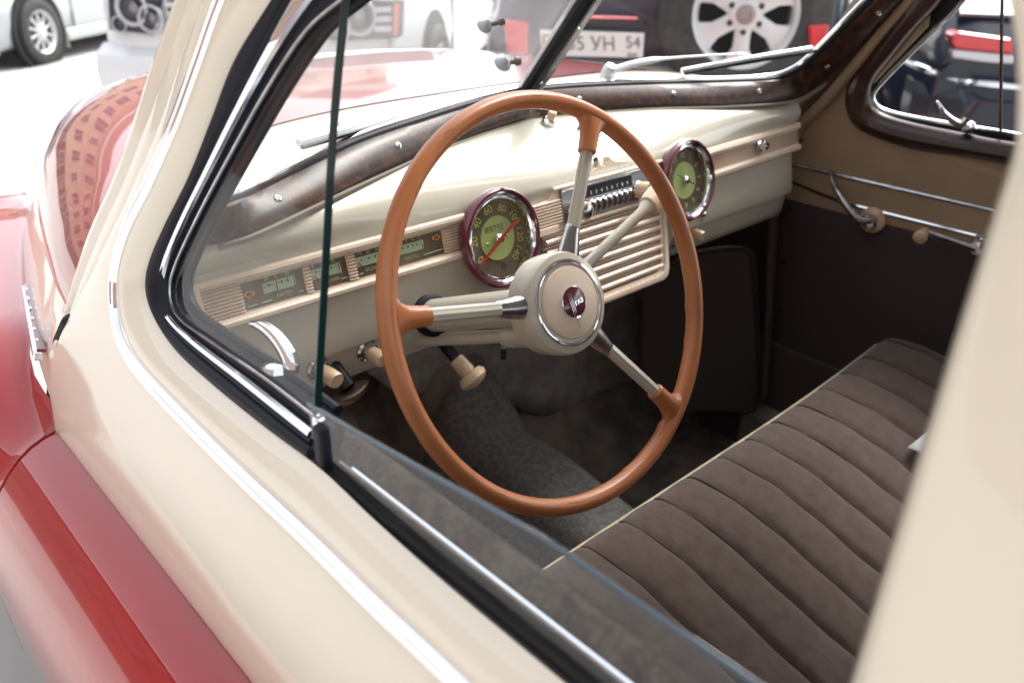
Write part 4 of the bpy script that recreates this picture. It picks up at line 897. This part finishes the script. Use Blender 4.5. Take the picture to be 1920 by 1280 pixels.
build('window_garnish', MB().loft([A+iv*-.004, A+c*.03+iv*.006, A+c*.2+iv*.014, A+c*.5+iv*.018, A+c*.8+iv*.013, A+c*.97+iv*.004, B+iv*-.006, B-iv*.02]), M['garnish'], PDR)
GC = [(1868, -90), (1806, 0), (1752, 55), (1702, 104), (1655, 152), (1636, 180), (1652, 205), (1712, 221), (1800, 236), (1880, 249), (2050, 278), (2300, 320)]
D_ = dense([pd(q, -.016) for q in GC], 7); build('window_seal', MB().loft([B-iv*.004, B-iv*.012, D_+(B-D_)*.1, D_]), M['rubber'], PDR)
build('vent_frame', MB().tube(D_, .0048, 10), M['chrome'], PDR)
iw = [(x, y, z) for (x, y, z) in D_]; far = [(p[0]-.02 if p[2] < .1 else p[0], -.75 if p[2] < .05 else p[1]-.45, p[2] if p[2] < .05 else p[2]) for p in iw]
build('window_glass', MB().loft([[(.625-.2*(z-.05)+.012, y, z) for z in(.03, .15, .3, .45)] for y in(.02, -.35, -.8, -1.2)]), M['glass_far'], PDR)
build('vent_divider', MB().tube([pd((1876, 262), -.016), pd((1878, 60), -.016), pd((1880, -60), -.016)], .0028, 8), M['garnish'], PDR)
# vent latch of the passenger side
l1 = spline([pd(q, o) for q, o in(((1757, 190), .040), ((1768, 210), .034), ((1786, 226), .024), ((1802, 233), .016), ((1812, 222), .010))], 24)
LT = build('vent_latch', MB().tube(l1, np.interp(np.linspace(0, 1, 24), [0, .2, .7, 1], [.0022, .0042, .0062, .0075]), 10), M['chrome'], PDR)
build('latch_base', MB().lathe([(.011, 0), (.011, .006), (.008, .010), (.0075, .018), (.005, .021), (0, .0215)], pd((1818, 238), -.006), (-1, 0, .0), 18), M['oldchrome'], PDR)
for z_, y0, y1 in((-.0465, .045, -1.2), (-.0985, -.085, -1.2)):
    build('chrome_strip', MB().loft([[(.640-a, y, z_+b) for a, b in((0, -.0042), (.004, -.003), (.0055, 0), (.004, .003), (0, .0042))] for y in np.linspace(y0, y1, 3)], False, True, True), M['chrome'] if y0 < 0 else M['oldchrome'], PDR)
build('dark_bead', MB().tube([(.639, .085, -.075), (.639, -.085, -.0985)], .003, 6), M['black'], PDR)
hp = spline([pp(q, [1, 0, 0], (x_, 0, 0)) for q, x_ in(((1558, 322), .63), ((1560, 338), .615), ((1572, 362), .600), ((1592, 392), .595), ((1612, 412), .598), ((1632, 413), .61))], 30)
HDL = build('door_handle', MB().tube(hp, np.interp(np.linspace(0, 1, 30), [0, .1, .6, 1], [.005, .0045, .006, .0075]), 12), M['oldchrome'], PDR)
build('escutcheon', MB().lathe([(.026, 0), (.026, .004), (.020, .008), (.016, .010)], pp((1637, 412), [1, 0, 0], (.637, 0, 0)), (-1, 0, 0), 28), M['knob'], PDR)
build('handle_boss', MB().lathe([(.015, .006), (.016, .018), (.013, .026), (0, .030)], pp((1637, 412), [1, 0, 0], (.637, 0, 0)), (-1, 0, 0), 24), M['chrome'], PDR)
kp_ = pp((1735, 432), [1, 0, 0], (.60, 0, 0)); kb = pp((1832, 465), [1, 0, 0], (.612, 0, 0))
CRK = build('window_crank', MB().tube([kp_, kp_+(kb-kp_)*.55, kb], [.005, .006, .0085], 12, flat=.8), M['oldchrome'], PDR)
build('crank_knob', MB().lathe([(.006, 0), (.008, .004), (.0095, .014), (.0125, .026), (.0125, .031), (.008, .034), (0, .0345)], kp_+V(.002, 0, 0), nrm((-1, -.1, -.25)), 22), M['knob'], PDR)
build('crank_boss', MB().lathe([(.022, 0), (.020, .008), (.014, .014), (.013, .028), (0, .031)], kb+V(.025, 0, 0), (-1, 0, 0), 24), M['chrome'], PDR)
for q in((1503, 263), (1482, 392), (1471, 492), (1462, 580), (1450, 668)):
    build('trim_screw', MB().lathe([(.0045, 0), (.004, .002), (0, .003)], pp(q, [1, 0, 0], (.637, 0, 0)), (-1, 0, 0), 10), M['dark'], PDR)
# inner screen-post covers between moulding and door
PT = [(1490, 262), (1500, 235), (1530, 205), (1580, 150), (1640, 78), (1712, -5), (1760, -60)]
P1 = spline([pp(q, [1, 0, .2], (.612, 0, .1)) for q in PT], 40)
build('post_trim', MB().tube(P1, .011, 10), M['leather'], CAR); build('post_trim', MB().tube(P1+V(-.012, .02, .012), .009, 10), mat('post_brown', (.12, .075, .045), .5), CAR)
build('post_panel', MB().loft([P1+V(-.008, .006, -.004), P1+V(.02, .06, .02)]), M['kick'], CAR)

# ---- wipers
def wiper(a0, a1, b0_, b1_, piv, nm='wiper'):
    W_ = build(nm, MB().lathe([(.012, -.012), (.012, .010), (.009, .016), (0, .017)], piv, nrm((0, -.45, .9)), 18), M['wsilver'], CAR)
    build('wiper_arm', MB().tube(spline([a0, a0+(a1-a0)*.3+V(0, -.004, .010), a1], 14), np.interp(np.linspace(0, 1, 14), [0, .35, .4, 1], [.009, .0075, .0035, .0028]), 8, flat=.7), M['wsilver'], W_)
    build('wiper_blade', MB().tube([b0_, (b0_+b1_)/2+V(0, -.003, .002), b1_], .0055, 6, flat=.9), M['wsilver'], W_)
    build('wiper_rubber', MB().tube([b0_+V(0, -.007, -.004), b1_+V(0, -.007, -.004)], .003, 6), M['rubber'], W_)
    build('blade_clip', MB().box((b0_+b1_)/2+V(0, .008, .003), (.022, .012, .012)), M['wsilver'], W_, smooth=0, bevel=.002)
ws = lambda q, o: ps(q, lambda p: p[1]-(gy(p[0], p[2])+o), .6, 3)
wiper(ws((1140, 134), .03), ws((1395, 100), .035), ws((1278, 133), .020), ws((1522, 91), .020), ws((1140, 138), .03))
wiper(ws((770, 222), .03), ws((592, 255), .035), ws((560, 268), .022), ws((740, 218), .022), ws((776, 232), .03))
# suction hooks on the driver pane
for q, lab, sz in(((908, 50), 'small clear suction cup hook high on the windscreen', .0105), ((942, 119), 'suction cup with dark knob low on the windscreen beside the divider', .0135)):
    p = ps(q, lambda p: p[1]-(gy(p[0], p[2])-.001), .6, 3); ax = nrm((-.1, -.78, .62)); t = empty('suction_hook', tuple(p), lab, 'suction cup')
    build('cup', MB().lathe([(sz, 0), (sz*.95, .003), (sz*.6, .007), (sz*.3, .011), (sz*.28, .016)], p, ax, 28), M['cupclear'], t)
    d2 = nrm((.9, -.4, .1)); build('hook', MB().lathe([(sz*.28, .006), (sz*.30, .018), (sz*.50, .020), (sz*.48, .027), (0, .029)], p, d2 if sz > .012 else nrm((.8, -.5, .25)), 18), M['cupgrey'], t)
# ================================================================== parked cars behind, all standing parallel at an angle to the vintage car
UV = nrm((.78, .62, 0)); SV = nrm((.62, -.78, 0))
CM = dict(white=mat('white_car_paint', (.74, .76, .78), .3, coat=.8), navy=mat('navy_car_paint', (.018, .032, .075), .3, coat=.25, spec=.3), black=mat('black_car_paint', (.010, .013, .026), .25, coat=.4, spec=.3),
          silver=mat('silver_car_paint', (.42, .45, .47), .35, .5, coat=.6), tyre=mat('tyre_rubber', (.018, .018, .019), .75, col2=(.032, .031, .030), nscale=30), alloy=mat('alloy', (.60, .61, .62), .35, .2),
          glassd=mat('car_glass', (.02, .024, .028), .05, coat=1.0), dust=mat('pale_bumper', (.30, .30, .26), .55), lampred=mat('lamp_red', (.55, .006, .010), .15, coat=1.0), lampw=mat('lamp_clear', (.55, .55, .58), .12, coat=1.0),  # dust: one even pale tone for bumper and mud flap
          orange=mat('lamp_orange', (.70, .14, .02), .2, coat=1.0), lampdark=mat('lamp_inside', (.035, .037, .055), .35, 0, coat=.25, spec=.2), plate=mat('number_plate', (.70, .70, .68), .45), under=mat('underbody', (.01, .01, .01), .9))
CHK = M['chrome']; M['platetext'] = mat('plate_black', (.12, .12, .12), .6)
class Car:
    def __init__(s, name, lo, la, label, group='cars parked across the yard'):
        s.o = UV*lo+SV*la; s.o[2] = GZ; s.name = name
        s.root = empty(name, tuple(s.o), label, 'car', group, rz=math.atan2(SV[1], SV[0]))
    def T(s, l, a, z): return s.o+UV*l+SV*a+V(0, 0, z)
    def px(s, q, l): return pp(q, UV, s.T(l, 0, 0))
    def shell(s, st, m, nm='body'):
        rg = []
        for l, zb_, zm, zt, hw, ht in st:
            half = [(hw*.90, zb_), (hw*.97, zb_+.06), (hw, (zb_+zm)/2), (hw*.985, zm-.03), (hw*.94, zm+.03), (ht*1.02, zt-.12), (ht*.95, zt-.04), (ht*.75, zt)]
            rg.append([s.T(l, a, z) for a, z in half]+[s.T(l, -a, z) for a, z in half[::-1]])
        return build(nm, MB().loft(rg, True, True, True), m, s.root, smooth=40, bevel=.02)
    def wheel(s, l, a, r, rr, n, side, w_=.22, style=0):
        ax = SV*side; c = s.T(l, a, r)
        return wheel_at(s.root, c, ax, r, rr, n, w_, style)
def wheel_at(root, c, ax, r, rr, n, w_, style, up=(0, 0, 1), nm='wheel'):
    prof = [(rr*.98, -w_), (r*.93, -w_), (r*.985, -w_*.9), (r, -w_*.75)]
    for k in range(5): y = -w_*.7+w_*.13*k; prof += [(r, y), (r, y+w_*.09), (r*.982, y+w_*.095), (r*.982, y+w_*.12)]
    prof += [(r, -w_*.06), (r*.985, w_*.0), (r*.93, w_*.06), (rr*1.10, w_*.07), (rr*1.01, w_*.05), (rr*.98, 0)]
    W_ = build(nm, MB().lathe(prof, c, ax, 56, e=up, caps=False), CM['tyre'], root)
    build('rim', MB().lathe([(rr*.98, -w_*.8), (rr*.90, -w_*.75), (rr*.88, -.03), (rr*.93, .0), (rr, .012), (rr*1.02, .004), (rr*.98, -.02)], c, ax, 56, e=up, caps=False), CM['alloy'], W_)
    build('rim_back', MB().lathe([(rr*.9, -w_*.6), (.02, -w_*.55)], c, ax, 40, e=up), CM['under'], W_)
    e1 = nrm(np.array(up)-np.array(ax)*(np.array(up)@ax)); e2 = np.cross(ax, e1)
    for k in range(n):
        a = 2*math.pi*k/n; d = e1*math.cos(a)+e2*math.sin(a); e = np.cross(ax, d)
        wa, wb, wc_ = (.24*rr, .105*rr, .40*rr) if style else (.06*rr, .055*rr, .10*rr)
        pts = [(.16*rr, wa*.75 if style else .10*rr, -.012), (.38*rr, (wa*.62 if style else wa), -.006), (.62*rr, wb*1.5 if style else wb, -.012), (.80*rr, (wc_*.62 if style else wb*1.2), -.02), (.93*rr, wc_, -.02)]
        mb = MB(); mb.loft([[c+d*q+e*wv+ax*(h-.04), c+d*q+e*wv+ax*(h-.008), c+d*q+e*wv*.7+ax*h, c+d*q-e*wv*.7+ax*h, c+d*q-e*wv+ax*(h-.008), c+d*q-e*wv+ax*(h-.04)] for q, wv, h in pts], True, True, True)
        build('spoke', mb, CM['alloy'], W_, smooth=50)
    build('hub_cap', MB().lathe([(.30*rr, -.02), (.30*rr, -.002), (.24*rr, .004), (.20*rr, .003)], c, ax, 32, e=up), CM['alloy'], W_)
    build('hub_bore', MB().lathe([(.185*rr, .0), (.18*rr, .010), (.10*rr, .012), (.09*rr, .004), (0, .004)], c, ax, 28, e=up), M['steel'] if style else CM['alloy'], W_)
    if style:
        for k in range(6):
            a = 2*math.pi*k/6; p = c+(e1*math.cos(a)+e2*math.sin(a))*rr*.32+ax*.0
            build('wheel_nut', MB().lathe([(.055*rr, -.01), (.055*rr, .003), (.030*rr, .004), (.026*rr, -.004), (0, -.004)], p, ax, 10), M['slot'], W_)
    return W_
def ring(mb_par, c, ax, r0, m, nm): return build(nm, MB().lathe([(r0, -.01), (r0, .012), (r0*.9, .016), (r0*.82, .004), (r0*.6, -.012), (r0*.45, -.02), (0, -.022)], c, ax, 36), m, mb_par)

# white off-roader, nose towards us
c = Car('white_offroader', 3.98, -2.41, 'white off-roader facing us in front of the bonnet, with twin round headlights')
c.shell([(-.06, .34, .60, .72, .80, .70), (.0, .30, .95, 1.06, .93, .82), (.12, .28, 1.02, 1.14, .985, .90), (.9, .28, 1.05, 1.20, 1.0, .92), (1.35, .28, 1.06, 1.24, 1.0, .90), (2.0, .28, 1.08, 1.80, 1.0, .70), (3.2, .28, 1.08, 1.86, 1.0, .72), (4.5, .28, 1.08, 1.80, .98, .70), (4.75, .35, 1.05, 1.2, .94, .8)], CM['white'])
mb = MB(); mb.loft([[c.T(-.10-.09*math.cos(a*math.pi/2)**.6*0-.05*(1-abs(a)**4), .96*a, z)+UV*o for z, o in((.26, .12), (.34, .0), (.52, -.03), (.62, .0), (.68, .10))] for a in np.linspace(-1, 1, 15)], False, True, True); build('bumper', mb, CM['white'], c.root)
def headlight(q0, q1, q2, q3, ringpx, mirror):
    P = [c.px(q, -.075) for q in(q0, q1, q2, q3)]
    o = build('headlight', MB().loft([[p-UV*.012 for p in P], [p+UV*.10 for p in P]], True, True, True), CM['lampdark'], c.root, smooth=0, bevel=.012)
    for q, r in ringpx: ring(o, c.px(q, -.085), -UV, r, CM['lampw'], 'reflector'); ring(o, c.px(q, -.10), -UV, r*.42, M['steel'], 'bulb')
    return o
h1 = headlight((203, -6), (298, -2), (288, 66), (206, 56), (((247, 16), .105), ((283, 36), .085), ((224, 46), .05)), 0)
h2 = headlight((618, 2), (752, 0), (748, 72), (612, 78), (((672, 30), .115), ((628, 52), .10)), 1)
build('indicator', MB().loft([[c.px(q, -.092) for q in((738, 5), (750, 8), (746, 66), (738, 68))], [c.px(q, .05) for q in((738, 5), (750, 8), (746, 66), (738, 68))]], True, True, True), CM['orange'], h2, smooth=0)
for k in range(3):
    build('lamp_bar', MB().loft([[c.px(q, -.094) for q in((702, 14+k*18), (734, 13+k*18), (734, 23+k*18), (702, 24+k*18))], [c.px(q, -.07) for q in((702, 14+k*18), (734, 13+k*18), (734, 23+k*18), (702, 24+k*18))]], True, True, True), CM['lampw'], h2, smooth=0)
gp = [(312, 0), (560, 10), (548, 80), (322, 70)]; g0 = [c.px(q, -.075) for q in gp]
GRL = build('grille', MB().loft([g0, [p+UV*.05 for p in g0]], True, True, True), CM['lampdark'], c.root, smooth=0)
for k in range(4):
    a, b = g0[0]+(g0[3]-g0[0])*(k+.5)/4, g0[1]+(g0[2]-g0[1])*(k+.5)/4
    build('grille_bar', MB().loft([[a-UV*.02+V(0, 0, .014), b-UV*.02+V(0, 0, .014), b-UV*.02-V(0, 0, .014), a-UV*.02-V(0, 0, .014)], [a+UV*.01+V(0, 0, .014), b+UV*.01+V(0, 0, .014), b+UV*.01-V(0, 0, .014), a+UV*.01-V(0, 0, .014)]], True, True, True), CM['alloy'], GRL, smooth=0)
fg = [c.px(q, -.115) for q in((546, 70), (575, 66), (583, 96), (548, 102))]; build('fog_lamp', MB().loft([fg, [p+UV*.06 for p in fg]], True, True, True), CM['lampw'], c.root, smooth=0, bevel=.01)
for l in(.95, 3.85): c.wheel(l, 1.03, .38, .255, 5, 1); c.wheel(l, -1.03, .38, .255, 5, -1)
for l in(.95, 3.85): build('wheel_arch', MB().lathe([(.46, -.02), (.46, .0), (.40, .002)], c.T(l, 1.0, .40), SV, 40), CM['under'], c.root)
build('side_window', MB().loft([[c.T(l, .97, 1.12), c.T(l+.12, .79, 1.66)] for l in(1.75, 3.9)]), CM['glassd'], c.root, smooth=0, solid=.02)
build('windscreen', MB().loft([[c.T(1.36, a, 1.245), c.T(1.96, a*.86, 1.77)] for a in(-.86, .86)]), CM['glassd'], c.root, smooth=0, solid=.02)
build('door_gap', MB().box(c.T(1.55, .998, .72), (.012, .012, .72), (UV, SV, (0, 0, 1))), CM['under'], c.root, smooth=0)
build('mirror', MB().lathe([(.02, 0), (.09, .03), (.10, .10), (.07, .15), (0, .17)], c.T(1.6, 1.0, 1.2), SV, 16), CM['white'], c.root)

# navy off-roader with the spare wheel on its tail
c = Car('navy_offroader', 3.06, .15, 'navy off-roader with alloy spare wheel on its tailgate and red bumper reflectors')
c.shell([(-.02, .40, .98, 1.76, .86, .66), (.10, .36, 1.02, 1.82, .89, .70), (2.2, .36, 1.02, 1.86, .90, .72), (2.9, .36, 1.02, 1.22, .90, .80), (4.1, .36, .95, 1.08, .86, .74), (4.2, .40, .80, .95, .80, .6)], CM['navy'])
mb = MB(); mb.loft([[c.T(-.13-.07*(1-abs(a)**6), .90*a, z)+UV*o for z, o in((.42, .10), (.48, .0), (.70, -.015), (.80, .0), (.835, .03), (.84, .18))] for a in np.linspace(-1, 1, 17)], False, True, True); build('bumper', mb, CM['dust'], c.root)
sp = c.px((1398, 28), -.24); SPW = wheel_at(c.root, sp, -UV, .385, .232, 6, .23, 1, nm='spare_wheel'); SPW['label'] = 'spare wheel with six spoke alloy rim'
P = [c.px(q, -.235) for q in((1012, 57), (1208, 63), (1205, 109), (1016, 105))]
PL = build('number_plate', MB().loft([P, [p+UV*.02 for p in P]], True, True, True), CM['plate'], c.root, smooth=0, bevel=.003)
ax_ = nrm(P[1]-P[0]); ay_ = nrm(P[0]-P[3]); pc = sum(P)/4
text('plate_lettering', 'Е 835 УН', pc-ax_*.062-UV*.002, ax_, ay_, .062, M['platetext'], PL, .001); text('plate_lettering', '54', pc+ax_*.19+ay_*.012-UV*.002, ax_, ay_, .052, M['platetext'], PL, .001)
text('plate_lettering', 'RUS', pc+ax_*.185-ay_*.042-UV*.002, ax_, ay_, .018, M['slot'], PL, .001)
L1 = [c.px(q, -.05) for q in((1060, 28), (1212, 34), (1210, 52), (1060, 46))]; build('plate_lamp_bar', MB().loft([[p-UV*.03 for p in L1], [p+UV*.06 for p in L1]], True, True, True), CM['black'], c.root, smooth=0, bevel=.008)
L1 = [c.px(q, -.085) for q in((1090, 29), (1195, 32), (1195, 36), (1090, 34))]; build('chrome_bar', MB().loft([L1, [p+UV*.02 for p in L1]], True, True, True), CHK, c.root, smooth=0)
for pl in([(1516, 48), (1556, 46), (1545, 100), (1520, 108)], [(944, 38), (990, 42), (988, 104), (950, 98)]):
    lz = -.28 if pl[0][0] > 1400 else -.20; A = [c.px(q, lz) for q in pl]; build('rear_lamp', MB().loft([A, [p+UV*(-lz-.03) for p in A]], True, True, True), CM['lampred'], c.root, smooth=0, bevel=.01)
build('rear_window', MB().loft([[c.T(-.03, a, 1.12), c.T(.0, a*.86, 1.62)] for a in(-.66, .66)]), CM['glassd'], c.root, smooth=0, solid=.02)
build('door_gap', MB().box(c.T(-.03, .80, 1.0), (.01, .012, 1.0), (UV, SV, (0, 0, 1))), CM['under'], c.root, smooth=0)
for l in(.75, 3.3): c.wheel(l, .92, .38, .235, 6, 1, style=1); c.wheel(l, -.92, .38, .235, 6, -1, style=1)
build('side_window', MB().loft([[c.T(l, .895, 1.06), c.T(l, .74, 1.62)] for l in(.3, 2.5)]), CM['glassd'], c.root, smooth=0, solid=.02)
build('side_window', MB().loft([[c.T(l, -.895, 1.06), c.T(l, -.74, 1.62)] for l in(.3, 2.5)]), CM['glassd'], c.root, smooth=0, solid=.02)
st_ = [c.px(q, -.06) for q in((1566, 62), (1590, 72), (1588, 78), (1564, 68))]; build('tail_trim', MB().loft([st_, [p+UV*.03 for p in st_]], True, True, True), CM['alloy'], c.root, smooth=0)

# black estate seen through the passenger window
c = Car('black_estate', 3.55, 2.38, 'black estate car with large red and white tail lamp outside the passenger window')
c.shell([(-.06, .40, .80, .93, .82, .80), (.04, .30, .86, 1.02, .89, .84), (.58, .26, .88, 1.40, .90, .74), (.9, .26, .90, 1.50, .91, .68), (2.4, .26, .90, 1.52, .91, .68), (3.2, .26, .90, 1.02, .91, .74), (4.4, .30, .74, .86, .85, .7)], CM['black'])
mb = MB(); mb.loft([[c.T(-.13+.13*abs(a)**5, .90*a, z)+UV*o for z, o in((.30, .10), (.38, .0), (.66, -.01), (.72, .03), (.73, .16))] for a in np.linspace(-1, 1, 17)], False, True, True); build('bumper', mb, CM['black'], c.root)
A = [c.px(q, -.10) for q in((1784, 66), (1800, 60), (1900, 74), (1903, 103), (1790, 92))]
tl = build('tail_lamp', MB().loft([A, [p+UV*.22 for p in A]], True, True, True), CM['lampred'], c.root, smooth=0, bevel=.015)
A = [c.px(q, -.10) for q in((1786, 93.5), (1903, 104.5), (1902, 121), (1862, 119), (1786, 109))]
build('reversing_lamp', MB().loft([A, [p+UV*.2 for p in A]], True, True, True), CM['lampw'], tl, smooth=0, bevel=.010)
cs = spline([pp((1693, 112), SV, c.T(0, -.955, 0)), pp((1735, 131), SV, c.T(0, -.955, 0)), c.px((1788, 150), -.06), c.px((1840, 157), -.17), c.px((1910, 164), -.19), c.px((2000, 174), -.19)], 30)
build('chrome_strip', MB().tube(cs, .016, 8), CHK, c.root)
build('rear_window', MB().loft([[c.T(.05, a, 1.055), c.T(.56, a*.88, 1.425)] for a in(-.74, .74)]), mat('sky_toned_glass', (.5, .52, .55), .06, .6, coat=1.0), c.root, smooth=0, solid=.02)  # pale colour puts the reflected sky into this rear window
build('side_window', MB().loft([[c.T(l, -.90, .94), c.T(l, -.73, 1.38)] for l in(.5, 2.9)]), CM['glassd'], c.root, smooth=0, solid=.02)
for l in(.85, 3.4): c.wheel(l, .93, .33, .22, 8, 1); c.wheel(l, -.93, .33, .22, 8, -1)

# silver saloon across the yard
c = Car('silver_saloon', 6.10, -6.86, 'dusty silver saloon at the far side of the yard with ten spoke alloy wheel')
c.shell([(-.03, .24, .48, .60, .66, .56), (.03, .20, .58, .70, .80, .66), (.25, .18, .66, .78, .88, .74), (.9, .18, .74, .86, .885, .74), (1.4, .18, .80, .94, .89, .74), (2.1, .18, .84, 1.40, .89, .62), (3.4, .18, .86, 1.42, .89, .62), (4.2, .22, .86, .98, .88, .70), (4.6, .28, .76, .86, .82, .66)], CM['silver'])
for l in(.87, 3.55):
    build('wheel_arch', MB().lathe([(.40, -.03), (.40, .006), (.385, .012), (.36, .004)], c.T(l, .885, .33), SV, 48), CM['under'], c.root)
    c.wheel(l, .915, .315, .205, 10, 1, w_=.20); c.wheel(l, -.90, .315, .205, 10, -1, w_=.20)
build('sill_trim', MB().loft([[c.T(l, .895, .18), c.T(l, .905, .21), c.T(l, .905, .27), c.T(l, .89, .30)] for l in(1.3, 3.1)], False, True, True), CM['silver'], c.root)
build('mud_flap', MB().box(c.T(1.26, .84, .22), (.012, .14, .22), (UV, SV, (0, 0, 1))), CM['dust'], c.root, smooth=0)
for l in(1.45, 2.5): build('door_gap', MB().box(c.T(l, .889, .55), (.012, .01, .6), (UV, SV, (0, 0, 1))), CM['under'], c.root, smooth=0)
build('side_window', MB().loft([[c.T(l, .885, .90), c.T(l, .68, 1.33)] for l in(1.8, 3.7)]), CM['glassd'], c.root, smooth=0, solid=.02)
build('headlight', MB().lathe([(.16, -.02), (.15, .03), (.10, .05), (0, .055)], c.T(.05, .62, .60), nrm(-UV+SV*.5+V(0, 0, .2)), 24), CM['lampw'], c.root)
build('bumper', MB().loft([[c.T(-.06+.28*abs(a)**3.5, .87*a, z)+UV*o for z, o in((.17, .03), (.22, -.02), (.40, -.03), (.48, .02))] for a in np.linspace(-1, 1, 21)], False, True, True), CM['silver'], c.root)
